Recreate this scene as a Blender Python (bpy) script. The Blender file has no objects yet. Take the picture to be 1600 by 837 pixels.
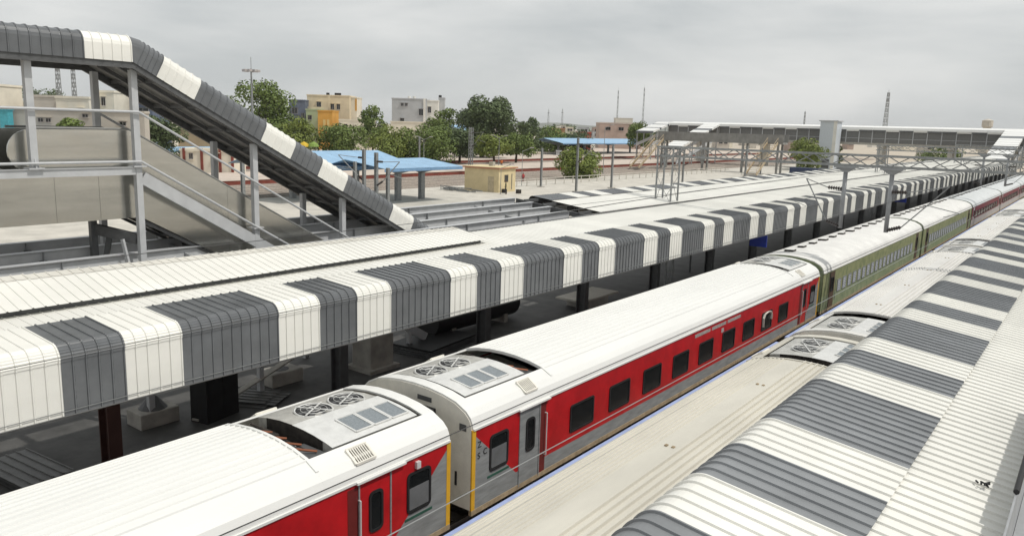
import bpy, bmesh, math, random
import numpy as np
from mathutils import Vector, Matrix
random.seed(7)
S = bpy.context.scene
COL = S.collection
# ------------------------------------------------------------------ camera
F, YAW, PITCH, ROLL, CH = 1218.18, math.radians(37.113), math.radians(10.30), math.radians(1.670), 8.794
fw = Vector((-math.sin(YAW)*math.cos(PITCH), math.cos(YAW)*math.cos(PITCH), -math.sin(PITCH)))
r0 = Vector((math.cos(YAW), math.sin(YAW), 0)); u0 = r0.cross(fw)
rr = r0*math.cos(ROLL) + u0*math.sin(ROLL); uu = -r0*math.sin(ROLL) + u0*math.cos(ROLL)
CP = Vector((0, 0, CH))
cd = bpy.data.cameras.new('camera'); cam = bpy.data.objects.new('camera', cd); COL.objects.link(cam)
cd.sensor_width = 36; cd.lens = F/1600*36; cd.clip_start = .2; cd.clip_end = 12000
M = Matrix((rr, uu, -fw)).transposed().to_4x4(); M.translation = CP
cam.matrix_world = M; S.camera = cam
# ------------------------------------------------------------------ sky and sun
SUNV = Vector((.50, .15, .85)).normalized()
W = bpy.data.worlds.new('World'); S.world = W; W.use_nodes = True
n = W.node_tree.nodes; l = W.node_tree.links; n.clear()
out = n.new('ShaderNodeOutputWorld'); bg = n.new('ShaderNodeBackground')
sky = n.new('ShaderNodeTexSky'); sky.sky_type = 'NISHITA'; sky.sun_disc = False
sky.sun_elevation = math.asin(SUNV.z); sky.sun_rotation = math.atan2(SUNV.x, SUNV.y)
sky.dust_density = 3
tc = n.new('ShaderNodeTexCoord'); mp = n.new('ShaderNodeMapping'); mp.inputs['Scale'].default_value = (1, 1, 4.2)
sep = n.new('ShaderNodeSeparateXYZ')
nz = n.new('ShaderNodeTexNoise'); nz.inputs['Scale'].default_value = 2.6; nz.inputs['Detail'].default_value = 6; nz.inputs['Roughness'].default_value = .52
nz.inputs['Distortion'].default_value = .25
rp = n.new('ShaderNodeValToRGB')
rp.color_ramp.elements[0].position = .36; rp.color_ramp.elements[0].color = (5.5, 5.75, 5.8, 1)
rp.color_ramp.elements[1].position = .66; rp.color_ramp.elements[1].color = (7.9, 7.95, 7.8, 1)
mx = n.new('ShaderNodeMix'); mx.data_type = 'RGBA'; mx.inputs[0].default_value = .93
bg.inputs['Strength'].default_value = .10
l.new(tc.outputs['Generated'], mp.inputs['Vector']); l.new(mp.outputs[0], nz.inputs['Vector'])
l.new(nz.outputs['Fac'], rp.inputs[0]); l.new(sky.outputs[0], mx.inputs[6]); l.new(rp.outputs[0], mx.inputs[7])
l.new(mx.outputs[2], bg.inputs['Color']); l.new(bg.outputs[0], out.inputs['Surface'])
sd = bpy.data.lights.new('sun', 'SUN'); sd.energy = 2.5; sd.angle = math.radians(1.2); sd.color = (1, .965, .9)
sun = bpy.data.objects.new('sun', sd); COL.objects.link(sun)
sun.rotation_euler = SUNV.to_track_quat('Z', 'Y').to_euler(); sun.location = (30, -30, 60)
S.view_settings.view_transform = 'Standard'; S.view_settings.look = 'None'
S.view_settings.exposure = 0.08; S.view_settings.gamma = 1
S.render.resolution_x = 1024; S.render.resolution_y = 535

# ------------------------------------------------------------------ materials
MATS = {}
def mat(name, col, rough=.6, metal=0, var=.12, scale=3, bump=0, bscale=20, col2=None, spec=.4, stretch=None, rnd=0, trans=None):
    if name in MATS: return MATS[name]
    m = bpy.data.materials.new(name); m.use_nodes = True
    t = m.node_tree; n = t.nodes; l = t.links
    b = n['Principled BSDF']; b.inputs['Roughness'].default_value = rough; b.inputs['Metallic'].default_value = metal
    b.inputs['Specular IOR Level'].default_value = spec
    tc = n.new('ShaderNodeTexCoord'); nz = n.new('ShaderNodeTexNoise'); nz.inputs['Scale'].default_value = scale
    nz.inputs['Detail'].default_value = 7; nz.inputs['Roughness'].default_value = .62
    geo = n.new('ShaderNodeNewGeometry')
    if stretch:
        mp = n.new('ShaderNodeMapping'); mp.inputs['Scale'].default_value = stretch
        l.new(geo.outputs['Position'], mp.inputs['Vector']); l.new(mp.outputs[0], nz.inputs['Vector'])
    else:
        l.new(geo.outputs['Position'], nz.inputs['Vector'])
    r = n.new('ShaderNodeValToRGB')
    c2 = col2 if col2 else tuple(c*(1-var*2) for c in col)
    r.color_ramp.elements[0].position = .3; r.color_ramp.elements[0].color = (*c2, 1)
    r.color_ramp.elements[1].position = .68; r.color_ramp.elements[1].color = (*[min(1, c*(1+var*.4)) for c in col], 1)
    l.new(nz.outputs['Fac'], r.inputs[0])
    cout = r.outputs[0]
    if rnd:
        oi = n.new('ShaderNodeObjectInfo'); mr = n.new('ShaderNodeMapRange')
        mr.inputs['To Min'].default_value = 1-rnd; mr.inputs['To Max'].default_value = 1+rnd*.5
        l.new(oi.outputs['Random'], mr.inputs['Value'])
        hs = n.new('ShaderNodeHueSaturation'); l.new(mr.outputs[0], hs.inputs['Value']); l.new(cout, hs.inputs['Color']); cout = hs.outputs[0]
    l.new(cout, b.inputs['Base Color'])
    if bump:
        n2 = n.new('ShaderNodeTexNoise'); n2.inputs['Scale'].default_value = bscale; n2.inputs['Detail'].default_value = 5
        l.new(geo.outputs['Position'], n2.inputs['Vector'])
        bp = n.new('ShaderNodeBump'); bp.inputs['Strength'].default_value = bump; bp.inputs['Distance'].default_value = .05
        l.new(n2.outputs['Fac'], bp.inputs['Height']); l.new(bp.outputs[0], b.inputs['Normal'])
    if trans:
        b.inputs['Transmission Weight'].default_value = trans
    MATS[name] = m
    return m
WHITE = mat('sheet_white', (.80, .79, .74), .42, var=.05, scale=.9, stretch=(1, .25, 1), rnd=.05)
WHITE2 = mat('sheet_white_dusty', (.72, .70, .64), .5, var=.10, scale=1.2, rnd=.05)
DARK = mat('sheet_grey', (.138, .145, .153), .26, var=.12, scale=1.5, rnd=.10, spec=.55)
STEEL = mat('painted_steel', (.36, .37, .38), .45, .1, var=.10, scale=4)
STEELD = mat('dark_painted_steel', (.115, .118, .12), .5, .1, var=.15, scale=4)
STEELL = mat('light_grey_steel', (.50, .51, .52), .42, .05, var=.07, scale=3)
GALV = mat('galvanised_steel', (.30, .31, .31), .5, .35, var=.15, scale=6)
STAIN = mat('brushed_stainless', (.58, .575, .54), .2, .93, var=.08, scale=1.3, stretch=(.3, .3, 3), bump=.22, bscale=.9)
RED = mat('coach_red', (.50, .012, .016), .32, var=.14, scale=2.2, spec=.5)
GREY = mat('coach_grey', (.27, .28, .28), .5, var=.16, scale=3.5, stretch=(1, .5, 2.5))
YELL = mat('coach_yellow', (.72, .40, .03), .5, var=.08)
CREAM = mat('coach_cream', (.80, .77, .69), .5, var=.08, scale=3)
TAN = mat('coach_sole_bar', (.40, .31, .20), .7, var=.2, scale=5)
ROOFW = mat('coach_roof_white', (.74, .74, .715), .42, var=.03, scale=1.0, stretch=(1.5, .3, 1))
ROOFB = mat('coach_roof_dirty', (.60, .575, .505), .6, var=.07, scale=1.2, stretch=(1.2, .3, 1))
ROOFB2 = mat('coach_roof_pale', (.67, .66, .63), .55, var=.06, scale=1.2, stretch=(1.2, .3, 1))
ROOFG = mat('coach_roof_green_train', (.74, .73, .70), .5, var=.08, scale=1.2)
ROOFM = mat('coach_roof_maroon_train', (.62, .64, .64), .45, var=.09, scale=1.2)
BLUEP = mat('coach_blue', (.30, .36, .58), .5, var=.1)
BLACK = mat('black_rubber', (.018, .018, .019), .6, var=.2)
UNDER = mat('underframe', (.045, .038, .032), .85, var=.4, scale=5)
GLASS = mat('tinted_glass', (.012, .014, .015), .1, var=.1, spec=.6)
FROST = mat('frosted_glass', (.15, .155, .16), .25, var=.1)
FILT = mat('air_filter', (.28, .31, .33), .5, .3, var=.15, scale=30)
ALU = mat('aluminium_plate', (.60, .59, .55), .45, .45, var=.16, scale=4)
ALUW = mat('aluminium_plate_bright', (.72, .72, .70), .4, .2, var=.08, scale=4)
GREEN = mat('coach_green_vinyl', (.32, .32, .165), .55, var=.2, scale=2.6, col2=(.165, .20, .095))
GREENL = mat('coach_green_low', (.29, .32, .19), .6, var=.2, scale=2.6, col2=(.17, .22, .13))
BROWND = mat('coach_door_brown', (.11, .07, .045), .6, var=.2)
BARS = mat('window_louvre', (.60, .63, .68), .45, .2, var=.1)
MAROON = mat('coach_maroon', (.20, .028, .040), .45, var=.15)
PGREY = mat('coach_pale_grey', (.45, .42, .41), .5, var=.12)
CONC = mat('concrete', (.42, .40, .36), .85, var=.16, scale=2.5, bump=.15, bscale=12)
CONCL = mat('concrete_light', (.56, .53, .47), .85, var=.12, scale=.6, bump=.1, bscale=10)
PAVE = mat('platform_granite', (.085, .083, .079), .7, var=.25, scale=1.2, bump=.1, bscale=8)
SAND = mat('sandy_ground', (.50, .44, .36), .95, var=.16, scale=.12, bump=.3, bscale=3, col2=(.40, .35, .28))
BALL2 = mat('ballast_pale', (.36, .30, .25), .95, var=.3, scale=1.2, bump=.6, bscale=14)
RAIL2 = mat('rail_worn', (.52, .47, .42), .5, .2, var=.15)
BALL = mat('ballast', (.20, .17, .14), .95, var=.3, scale=2.5, bump=.6, bscale=14)
RAIL = mat('rail_steel', (.34, .31, .28), .4, .6, var=.15)
SLEEP = mat('sleeper_concrete', (.36, .33, .29), .9, var=.2)
PINK = mat('platform_paving', (.56, .48, .41), .9, var=.10, scale=.3)
BRICKR = mat('platform_red_face', (.23, .058, .040), .8, var=.2, scale=1.0)
BLUER = mat('blue_roof_sheet', (.29, .47, .66), .5, var=.10, scale=.8)
BLUED = mat('blue_roof_edge', (.17, .30, .47), .55, var=.10)
BARK = mat('bark', (.12, .09, .065), .9, var=.3, scale=6)
def leafm(name, c, c2): return mat(name, c, .6, var=.2, scale=.7, col2=c2, spec=.25)
LEAFA = leafm('leaf_green', (.16, .21, .055), (.085, .125, .034))
LEAFB = leafm('leaf_dark', (.115, .15, .065), (.062, .088, .038))
LEAFC = leafm('leaf_yellowish', (.20, .235, .052), (.11, .15, .038))

# ------------------------------------------------------------------ mesh helper
class MB:
    def __init__(s): s.v = []; s.f = []; s.m = []
    def add(s, vs, fs, mi=0):
        o = len(s.v); s.v += [tuple(v) for v in vs]; s.f += [tuple(i+o for i in f) for f in fs]; s.m += [mi]*len(fs); return s
    def box(s, a, b, mi=0):
        x0, y0, z0 = a; x1, y1, z1 = b
        return s.add([(x0,y0,z0),(x1,y0,z0),(x1,y1,z0),(x0,y1,z0),(x0,y0,z1),(x1,y0,z1),(x1,y1,z1),(x0,y1,z1)],
              [(0,3,2,1),(4,5,6,7),(0,1,5,4),(1,2,6,5),(2,3,7,6),(3,0,4,7)], mi)
    def bar(s, p, q, w, h=None, mi=0, up=(0,0,1)):
        p = Vector(p); q = Vector(q); h = h or w; d = (q-p).normalized(); up = Vector(up)
        if abs(d.dot(up)) > .99: up = Vector((0,1,0))
        a = d.cross(up).normalized()*w/2; b = a.cross(d).normalized()*h/2
        vs = [p-a-b, p+a-b, p+a+b, p-a+b, q-a-b, q+a-b, q+a+b, q-a+b]
        return s.add(vs, [(0,1,2,3),(7,6,5,4),(0,4,5,1),(1,5,6,2),(2,6,7,3),(3,7,4,0)], mi)
    def tube(s, p, q, r, n=8, r2=None, mi=0, caps=True):
        p = Vector(p); q = Vector(q); r2 = r if r2 is None else r2; d = (q-p).normalized()
        up = Vector((0,0,1)) if abs(d.z) < .95 else Vector((0,1,0))
        a = d.cross(up).normalized(); b = a.cross(d)
        vs = []
        for k in range(n):
            t = 2*math.pi*k/n; e = a*math.cos(t)+b*math.sin(t); vs += [p+e*r, q+e*r2]
        fs = [(2*k, 2*((k+1) % n), 2*((k+1) % n)+1, 2*k+1) for k in range(n)]
        if caps: fs += [tuple(2*k for k in range(n))[::-1], tuple(2*k+1 for k in range(n))]
        return s.add(vs, fs, mi)
    def prism(s, prof, y0, y1, mi=0, axis='y', caps=True):
        k = len(prof)
        if axis == 'y': vs = [(x, y0, z) for x, z in prof]+[(x, y1, z) for x, z in prof]
        elif axis == 'x': vs = [(y0, x, z) for x, z in prof]+[(y1, x, z) for x, z in prof]
        else: vs = [(x, z, y0) for x, z in prof]+[(x, z, y1) for x, z in prof]
        fs = [(i, (i+1) % k, (i+1) % k+k, i+k) for i in range(k)]
        if caps: fs += [tuple(range(k))[::-1], tuple(range(k, 2*k))]
        return s.add(vs, fs, mi)
    def strip(s, prof, y0, y1, mi=0, th=.03):
        # open profile sheet along y, with thickness downwards along the profile normal
        k = len(prof); nrm = []
        for i in range(k):
            a = prof[max(0, i-1)]; b = prof[min(k-1, i+1)]; dx, dz = b[0]-a[0], b[1]-a[1]; L = math.hypot(dx, dz) or 1
            nrm.append((dz/L, -dx/L))
        inn = [(p[0]+q[0]*th, p[1]+q[1]*th) for p, q in zip(prof, nrm)]
        return s.prism(list(prof)+inn[::-1], y0, y1, mi)
    def disc(s, c, r, n=16, mi=0):
        c = Vector(c); vs = [c+Vector((math.cos(2*math.pi*k/n)*r, math.sin(2*math.pi*k/n)*r, 0)) for k in range(n)]
        return s.add(vs, [tuple(range(n))], mi)
    def mesh(s, name, mats, smooth=False):
        me = bpy.data.meshes.new(name); me.from_pydata([tuple(v) for v in s.v], [], s.f)
        if not isinstance(mats, (list, tuple)): mats = [mats]
        for m in mats: me.materials.append(m)
        if len(mats) > 1: me.polygons.foreach_set('material_index', s.m)
        bm = bmesh.new(); bm.from_mesh(me); bmesh.ops.recalc_face_normals(bm, faces=bm.faces); bm.to_mesh(me); bm.free()
        if smooth: me.polygons.foreach_set('use_smooth', [True]*len(me.polygons))
        me.update(); return me
    def build(s, name, mats, parent=None, smooth=False):
        return put(name, s.mesh(name, mats, smooth), parent)
def put(name, me, parent=None, loc=None):
    o = bpy.data.objects.new(name, me); COL.objects.link(o)
    if parent: o.parent = parent
    if loc: o.location = loc
    return o
def tag(o, label=None, cat=None, group=None, kind=None):
    if label: o['label'] = label
    if cat: o['category'] = cat
    if group: o['group'] = group
    if kind: o['kind'] = kind
    return o
def thing(name, label, cat, loc=(0,0,0), rz=0, group=None):
    o = bpy.data.objects.new(name, None); COL.objects.link(o); o.location = loc; o.rotation_euler = (0,0,rz)
    o.empty_display_size = .2
    return tag(o, label, cat, group)
def box(name, a, b, m, parent=None): return MB().box(a, b).build(name, m, parent)
def at(px, py, D):
    return CP + (fw + rr*((px-800)/F) - uu*((py-418.5)/F))*D
def bevel(o, w=.01, seg=2):
    b = o.modifiers.new('bevel', 'BEVEL'); b.width = w; b.segments = seg; b.limit_method = 'ANGLE'; return o

# ------------------------------------------------------------------ ground, tracks, platforms
g = MB(); g.add([(-4000,-600,0),(1500,-600,0),(1500,6000,0),(-4000,6000,0)], [(0,1,2,3)])
tag(g.build('ground', SAND), kind='structure')
def bed(xc, w, y0, y1, z=.004):
    m = MB(); m.prism([(xc-w/2, z), (xc-w/2+.4, z+.16), (xc+w/2-.4, z+.16), (xc+w/2, z)], y0, y1)
    o = m.build('ballast_bed', BALL2 if xc < -40 else BALL); tag(o, kind='structure'); return o
def track(xc, y0, y1, slp=True):
    t = bed(xc, 3.6, y0, y1)
    for s in (-.838, .838):
        m = MB(); m.prism([(xc+s-.07,.22),(xc+s+.07,.22),(xc+s+.012,.25),(xc+s+.036,.34),(xc+s+.036,.375),(xc+s-.036,.375),(xc+s-.036,.34),(xc+s-.012,.25)], y0, y1)
        m.build('rail', RAIL2 if xc < -40 else RAIL, t)
    if slp:
        m = MB(); y = y0
        while y < y1:
            m.box((xc-1.35, y, .12), (xc+1.35, y+.24, .222)); y += .65
        o = m.build('sleepers', SLEEP, t); tag(o, kind='stuff')
for xc in (-11.08, -5.24): track(xc, -25, 260)
for xc in (-26.5, -32.0): track(xc, -25, 260, True)
for xc in (-74.8, -79.2, -83.4, -87.6): track(xc, -10, 330, False)
for xc in (-110.5, -114.5): track(xc, -10, 330, False)
def platform(name, x0, x1, y0, y1, h, top, face, edge=.35):
    o = box(name, (x0, y0, .005), (x1, y1, h-.06), face); tag(o, kind='structure')
    box('paving', (x0-.06, y0, h-.058), (x1+.06, y1, h), top, o)
    return o
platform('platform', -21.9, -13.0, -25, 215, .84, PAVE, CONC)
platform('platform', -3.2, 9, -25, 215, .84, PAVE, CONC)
platform('platform', -72, -36, -20, 260, .40, CONCL, CONC)
platform('platform', -104, -90, -10, 330, .84, PINK, BRICKR)
platform('platform', -175, -117, -10, 330, .84, PINK, BRICKR)

# ------------------------------------------------------------------ trains
ZB, ZD = 1.05, 2.78
PROF = [(1.62,2.78),(1.605,2.90),(1.55,3.02),(1.43,3.135),(1.15,3.275),(.8,3.355),(.4,3.405),(0,3.42)]
FULL = [(-x, z) for x, z in PROF[::-1]][::-1][::-1]
def fullprof():
    left = [(-x, z) for x, z in PROF]          # eave -> centre
    right = [(x, z) for x, z in PROF[::-1]]    # centre -> eave
    return left + right[1:]
def zroof(x):
    p = PROF; x = abs(x)
    for a, b in zip(p, p[1:]):
        if b[0] <= x <= a[0]:
            t = (x-b[0])/(a[0]-b[0]); return b[1]+(a[1]-b[1])*t
    return 2.78
def ribbed(x0, x1, pitch, h=.014, w=.03):
    xs = [-1.62, -1.605, -1.55, -1.43]; xs = []
    pts = []
    base = sorted(set([round(v, 3) for v in ([-p[0] for p in PROF]+[p[0] for p in PROF])]))
    ribs = []; x = x0
    while x <= x1: ribs.append(x); x += pitch
    allx = [(v, 0) for v in base if not any(abs(v-r) < w*.8 for r in ribs)]
    for r in ribs: allx += [(r-w/2, 0), (r-w/4, 1), (r+w/4, 1), (r+w/2, 0)]
    allx.sort()
    return [(v, zroof(v)+h*k) for v, k in allx]
def poly_x(mb, X, pts, mi):   # polygon in plane x=X from (y,z) points
    mb.add([(X, y, z) for y, z in pts], [tuple(range(len(pts)))], mi)
def letter(ch, parent, loc, size, m, ry=90):
    c = bpy.data.curves.new('lettering', 'FONT'); c.body = ch; c.size = size; c.extrude = .002
    o = bpy.data.objects.new('tmp', c); COL.objects.link(o); bpy.context.view_layer.update()
    me = bpy.data.meshes.new_from_object(o.evaluated_get(bpy.context.evaluated_depsgraph_get()))
    bpy.data.objects.remove(o); me.materials.clear(); me.materials.append(m); me.name = 'lettering'
    t = put('lettering', me, parent); t.location = loc; t.rotation_euler = (math.pi/2, 0, math.pi/2); return t
def window(parent, X, y0, y1, z0, z1, fm=BLACK, gm=GLASS, fwid=.05, split=None, rad=.1, s=1):
    def rrect(a, b, c, d, r, k=4):
        pts = []
        for cy, cz, t0 in ((b-r, d-r, 0), (a+r, d-r, 90), (a+r, c+r, 180), (b-r, c+r, 270)):
            for i in range(k+1):
                t = math.radians(t0+90*i/k); pts.append((cy+r*math.cos(t), cz+r*math.sin(t)))
        return pts
    o = rrect(y0, y1, z0, z1, rad); i = rrect(y0+fwid, y1-fwid, z0+fwid, z1-fwid, max(.01, rad-fwid*.6)); k = len(o)
    mb = MB(); vs = [(X, *p) for p in o]+[(X+.022*s, *p) for p in o]+[(X+.022*s, *p) for p in i]+[(X+.004*s, *p) for p in i]
    fs = []
    for a in range(3):
        for j in range(k): fs.append((a*k+j, a*k+(j+1) % k, (a+1)*k+(j+1) % k, (a+1)*k+j))
    mb.add(vs, fs); w = mb.build('window', fm, parent)
    mb = MB(); mb.add([(X+.006*s, *p) for p in i], [tuple(range(k))]); mb.build('pane', gm, w)
    if split:
        mb = MB(); zz = z0+(z1-z0)*split
        mb.box((X+.008*s, y0+fwid+.01, z0+fwid+.02), (X+.014*s, y1-fwid-.01, zz)); mb.build('pane', FROST, w)
    return w
def bogie(parent, xc, yc):
    m = MB()
    for s in (-1, 1):
        m.box((xc+s*1.15-.1, yc-1.8, .5), (xc+s*1.15+.1, yc+1.8, .72)); m.box((xc+s*1.15-.14, yc-.35, .3), (xc+s*1.15+.14, yc+.35, .9))
    m.box((xc-1.2, yc-.3, .5), (xc+1.2, yc+.3, .85))
    b = m.build('bogie', UNDER, parent)
    for dy in (-1.28, 1.28):
        w = MB(); w.tube((xc-1.1, yc+dy, .83), (xc+1.1, yc+dy, .83), .08, 8)
        for s in (-1, 1): w.tube((xc+s*.76, yc+dy, .83), (xc+s*.9, yc+dy, .83), .455, 20)
        w.build('wheelset', UNDER, b)
def ac_unit(parent, xc, ya, yb, inner, full=True):
    """rooftop air conditioner in a recess between ya and yb; inner=+1: dark hole on the high-y side, -1 on the low-y side"""
    hole = .62
    u0, u1 = (ya+.10, yb-hole) if inner > 0 else (ya+hole, yb-.10)
    xs = [-1.06, -.8, -.4, 0, .4, .8, 1.06]
    top = [(xc+x, 3.392-.085*x*x-.02*abs(x)**3) for x in xs]
    mb = MB(); mb.prism(top+[(xc+1.06, 3.02), (xc-1.06, 3.02)], u0, u1)
    un = mb.build('air_conditioner', ALU, parent)
    mb = MB(); mb.strip([(xc+x, 3.40-.085*x*x-.02*abs(x)**3) for x in (-.02, .3, .6, .9, 1.08)], u0-.02, u1+.02, th=.01)
    mb.build('cover_plate', ALUW, un)
    yc = (u0+u1)/2+(.12 if inner < 0 else -.12)
    for k in (-1, 1):
        fx, fy = xc-.36, yc+k*.40; fz = 3.402
        mb = MB(); n_ = 20
        for i in range(n_):
            a, b = 2*math.pi*i/n_, 2*math.pi*(i+1)/n_
            mb.tube((fx+.36*math.cos(a), fy+.36*math.sin(a), fz-.02), (fx+.36*math.cos(b), fy+.36*math.sin(b), fz-.02), .018, 5, caps=False)
        f = mb.build('fan', ALUW, un)
        MB().tube((fx, fy, fz-.05), (fx, fy, fz-.016), .345, 22).build('fan_well', BLACK, f)
        mb = MB()
        for i in range(7):
            a = 2*math.pi*i/7; d = Vector((math.cos(a), math.sin(a), 0)); e = Vector((-d.y, d.x, 0))
            c = Vector((fx, fy, fz-.012)); mb.add([c+d*.06-e*.03, c+d*.31-e*.02, c+d*.30+e*.09, c+d*.06+e*.04], [(0,1,2,3)])
        mb.tube((fx, fy, fz-.016), (fx, fy, fz), .07, 10); mb.build('fan_blades', STEELD, f)
        mb = MB()
        for a in (.5, .5+math.pi/2):
            d = Vector((math.cos(a), math.sin(a), 0)); mb.bar(Vector((fx, fy, fz+.012))-d*.37, Vector((fx, fy, fz+.012))+d*.37, .028, .012)
        for rr_ in (.13, .25):
            for i in range(16):
                a, b = 2*math.pi*i/16, 2*math.pi*(i+1)/16
                mb.tube((fx+rr_*math.cos(a), fy+rr_*math.sin(a), fz+.006), (fx+rr_*math.cos(b), fy+rr_*math.sin(b), fz+.006), .005, 4, caps=False)
        mb.build('fan_guard', ALUW, f)
    for k in range(3):
        y_ = u0+(u1-u0)*(.17 if inner > 0 else .32)+k*.45
        xa, xb = xc+.36, xc+.93; za, zb = 3.416-.085*.36**2, 3.416-.085*.93**2-.02*.93**3
        fr = MB()
        for (p, q) in (((xa,y_,za),(xb,y_,zb)),((xa,y_+.41,za),(xb,y_+.41,zb)),((xa,y_,za),(xa,y_+.41,za)),((xb,y_,zb),(xb,y_+.41,zb))): fr.bar(p, q, .035, .02)
        f = fr.build('filter_frame', ALUW, un)
        MB().add([(xa,y_,za-.006),(xb,y_,zb-.006),(xb,y_+.41,zb-.006),(xa,y_+.41,za-.006)], [(0,1,2,3)]).build('filter', FILT, f)
    # machinery in the open end
    h0, h1 = (u1+.03, yb-.03) if inner > 0 else (ya+.03, u0-.03)
    mb = MB(); mb.box((xc-.8, h0+.05, 2.92), (xc-.25, h1-.1, 3.2)); mb.box((xc+.4, h0+.08, 2.92), (xc+1.0, h1-.05, 3.12))
    for k in range(3): mb.tube((xc-1.0, h0+.1+.14*k, 3.22), (xc+.9, h0+.16+.12*k, 3.12), .025, 6)
    mb.build('pipework', UNDER, un)
    ye = u1+.004 if inner > 0 else u0-.004
    ep = MB(); ep.prism(top[1:-1]+[(xc+.8, 3.0), (xc-.8, 3.0)], ye-.003, ye+.003); ep.build('end_plate', UNDER, un)  # dark sheet over the unit's end face, the hole's shade put into colour
    COP = mat('copper_pipe', (.34, .13, .07), .4, .6)
    for k in range(4):
        x_ = xc-.7+.42*k; cp = MB(); cp.tube((x_, h0+.06, 2.95), (x_, h0+.06, 3.28), .022, 6); cp.tube((x_, h0+.06, 3.28), (x_+.3, h0+.42, 3.20), .022, 6); cp.build('copper_pipe', COP, un)
    box('duct_cover', (xc+.35, h0+.02, 3.0), (xc+1.05, h1-.02, 3.16), STEELD, un)
    MB().tube((xc-.2, h0+.3, 3.02), (xc+.35, h0+.3, 3.1), .1, 10).build('compressor', ALUW, un)
    return un
def coach(label, y0, y1, xc, kind, group, ends=(1, 1), detail=True):
    t = thing('railway_coach', label, 'coach', (xc, (y0+y1)/2, 0), 0, group)
    off = Vector((-xc, -(y0+y1)/2, 0))
    P = bpy.data.objects.new('tmp', None)
    kids = []
    def B(mb, name, m, parent=None, smooth=False):
        o = mb.build(name, m, parent or t, smooth); kids.append(o) if parent is None else None; return o
    rm = dict(red=ROOFW, green=ROOFG, maroon=ROOFM, blue=ROOFB, pale=ROOFB2)[kind]
    lhb = kind in ('red', 'blue', 'pale')
    xr, xl = xc+1.62, xc-1.62
    REC = 3.05 if lhb else 0
    # body core just inside the skins
    B(MB().box((xl+.03, y0+.02, ZB+.02), (xr-.03, y1-.02, ZD-.05)), 'body', dict(red=CREAM, green=GREENL, maroon=PGREY, blue=CREAM, pale=CREAM)[kind])
    # side skin
    s = MB()
    if kind == 'red':
        for X in (xr, xl):
            zr = 1.37
            poly_x(s, X, [(y0+1.50, ZB), (y1-1.50, ZB), (y1-1.50, zr), (y0+1.50, zr)], 1)
            poly_x(s, X, [(y0+1.50, zr), (y1-1.50, zr), (y1-1.50, ZD), (y0+1.50, ZD)], 0)
            for e, sg in ((y0, 1), (y1, -1)):
                poly_x(s, X, [(e+sg*.11, ZB), (e+sg*1.50, ZB), (e+sg*1.50, zr), (e+sg*.11, 2.63)], 1)
                poly_x(s, X, [(e+sg*.11, 2.63), (e+sg*1.50, zr), (e+sg*1.50, ZD), (e+sg*.11, ZD)], 0)
        B(s, 'side_panel', [RED, GREY])
        for e, sg in ((y0, 1), (y1, -1)):
            for X in (xr, xl): B(MB().box((X-.03, min(e, e+sg*.11), ZB-.01), (X+.006, max(e, e+sg*.11), ZD)), 'corner_stripe', YELL)
    elif kind == 'green':
        for X in (xr, xl):
            poly_x(s, X, [(y0, ZB), (y1, ZB), (y1, 1.70), (y0, 1.70)], 1); poly_x(s, X, [(y0, 1.70), (y1, 1.70), (y1, ZD), (y0, ZD)], 0)
        B(s, 'side_panel', [GREEN, GREENL])
    elif kind == 'maroon':
        for X in (xr, xl):
            poly_x(s, X, [(y0, ZB), (y1, ZB), (y1, 1.62), (y0, 1.62)], 1); poly_x(s, X, [(y0, 1.62), (y1, 1.62), (y1, ZD), (y0, ZD)], 0)
        B(s, 'side_panel', [MAROON, PGREY])
    else:
        for X in (xr, xl): poly_x(s, X, [(y0, ZB), (y1, ZB), (y1, ZD), (y0, ZD)], 0)
        B(s, 'side_panel', [BLUEP])
    # sole bar and underframe
    s = MB()
    for X in (xr, xl): s.box((X-.06, y0, ZB-.11), (X+.012, y1, ZB-.001))
    B(s, 'sole_bar', TAN)
    s = MB(); s.box((xl+.1, y0+.3, .82), (xr-.1, y1-.3, ZB-.115)); yy = y0+5.2
    while yy < y1-6:
        wd = random.uniform(.6, 1.5); s.box((xc+.5, yy, .42), (xr-.12, yy+wd, .815)); s.box((xl+.12, yy+.3, .42), (xc-.6, yy+.3+wd, .815)); yy += wd+random.uniform(.4, 1.3)
    yy = y0+1.0
    while yy < y1-.6: s.box((xr-.10, yy, .86), (xr-.02, yy+.07, ZB-.112)); yy += .82
    B(s, 'underframe', UNDER)
    for yc in (y0+3.4, y1-3.4): bogie(t, xc, yc)
    # roof
    prof = fullprof(); P_ = lambda pr: [(xc+x, z) for x, z in pr]
    if lhb:
        if kind == 'red': pr = ribbed(-1.16, 1.17, .166, .024, .04)
        else: pr = ribbed(-1.3, -.42, .10, .026, .045); pr2 = ribbed(.02, 1.45, .14, .045, .05); pr = [p for p in pr if p[0] < -.2]+[p for p in pr2 if p[0] >= -.2]
        ya, yb = y0+.02, y1-.02
        a0, a1 = (y0+REC if ends[0] else y0+.3), (y1-REC if ends[1] else y1-.3)
        m = MB(); m.strip(P_(pr), a0, a1, th=.035)
        m.strip(P_(prof), ya, y0+.30, th=.035); m.strip(P_(prof), y1-.30, yb, th=.035)
        sh = [p for p in prof if p[0] >= 1.15]; shl = [p for p in prof if p[0] <= -1.15]
        for on, p, q in ((ends[0], y0+.30, a0), (ends[1], a1, y1-.30)):
            if on: m.strip(P_(sh), p+.0005, q-.0005, th=.035); m.strip(P_(shl), p+.0005, q-.0005, th=.035)
        rf = B(m, 'roof', rm)
        cm = [(xc+x, z+.026) for x, z in prof if abs(x) <= 1.43]
        for on, p in ((ends[0], a0-.03), (ends[1], a1-.03)):
            if on: B(MB().strip(cm, p, p+.06, th=.07), 'roof_coaming', rm)
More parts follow.
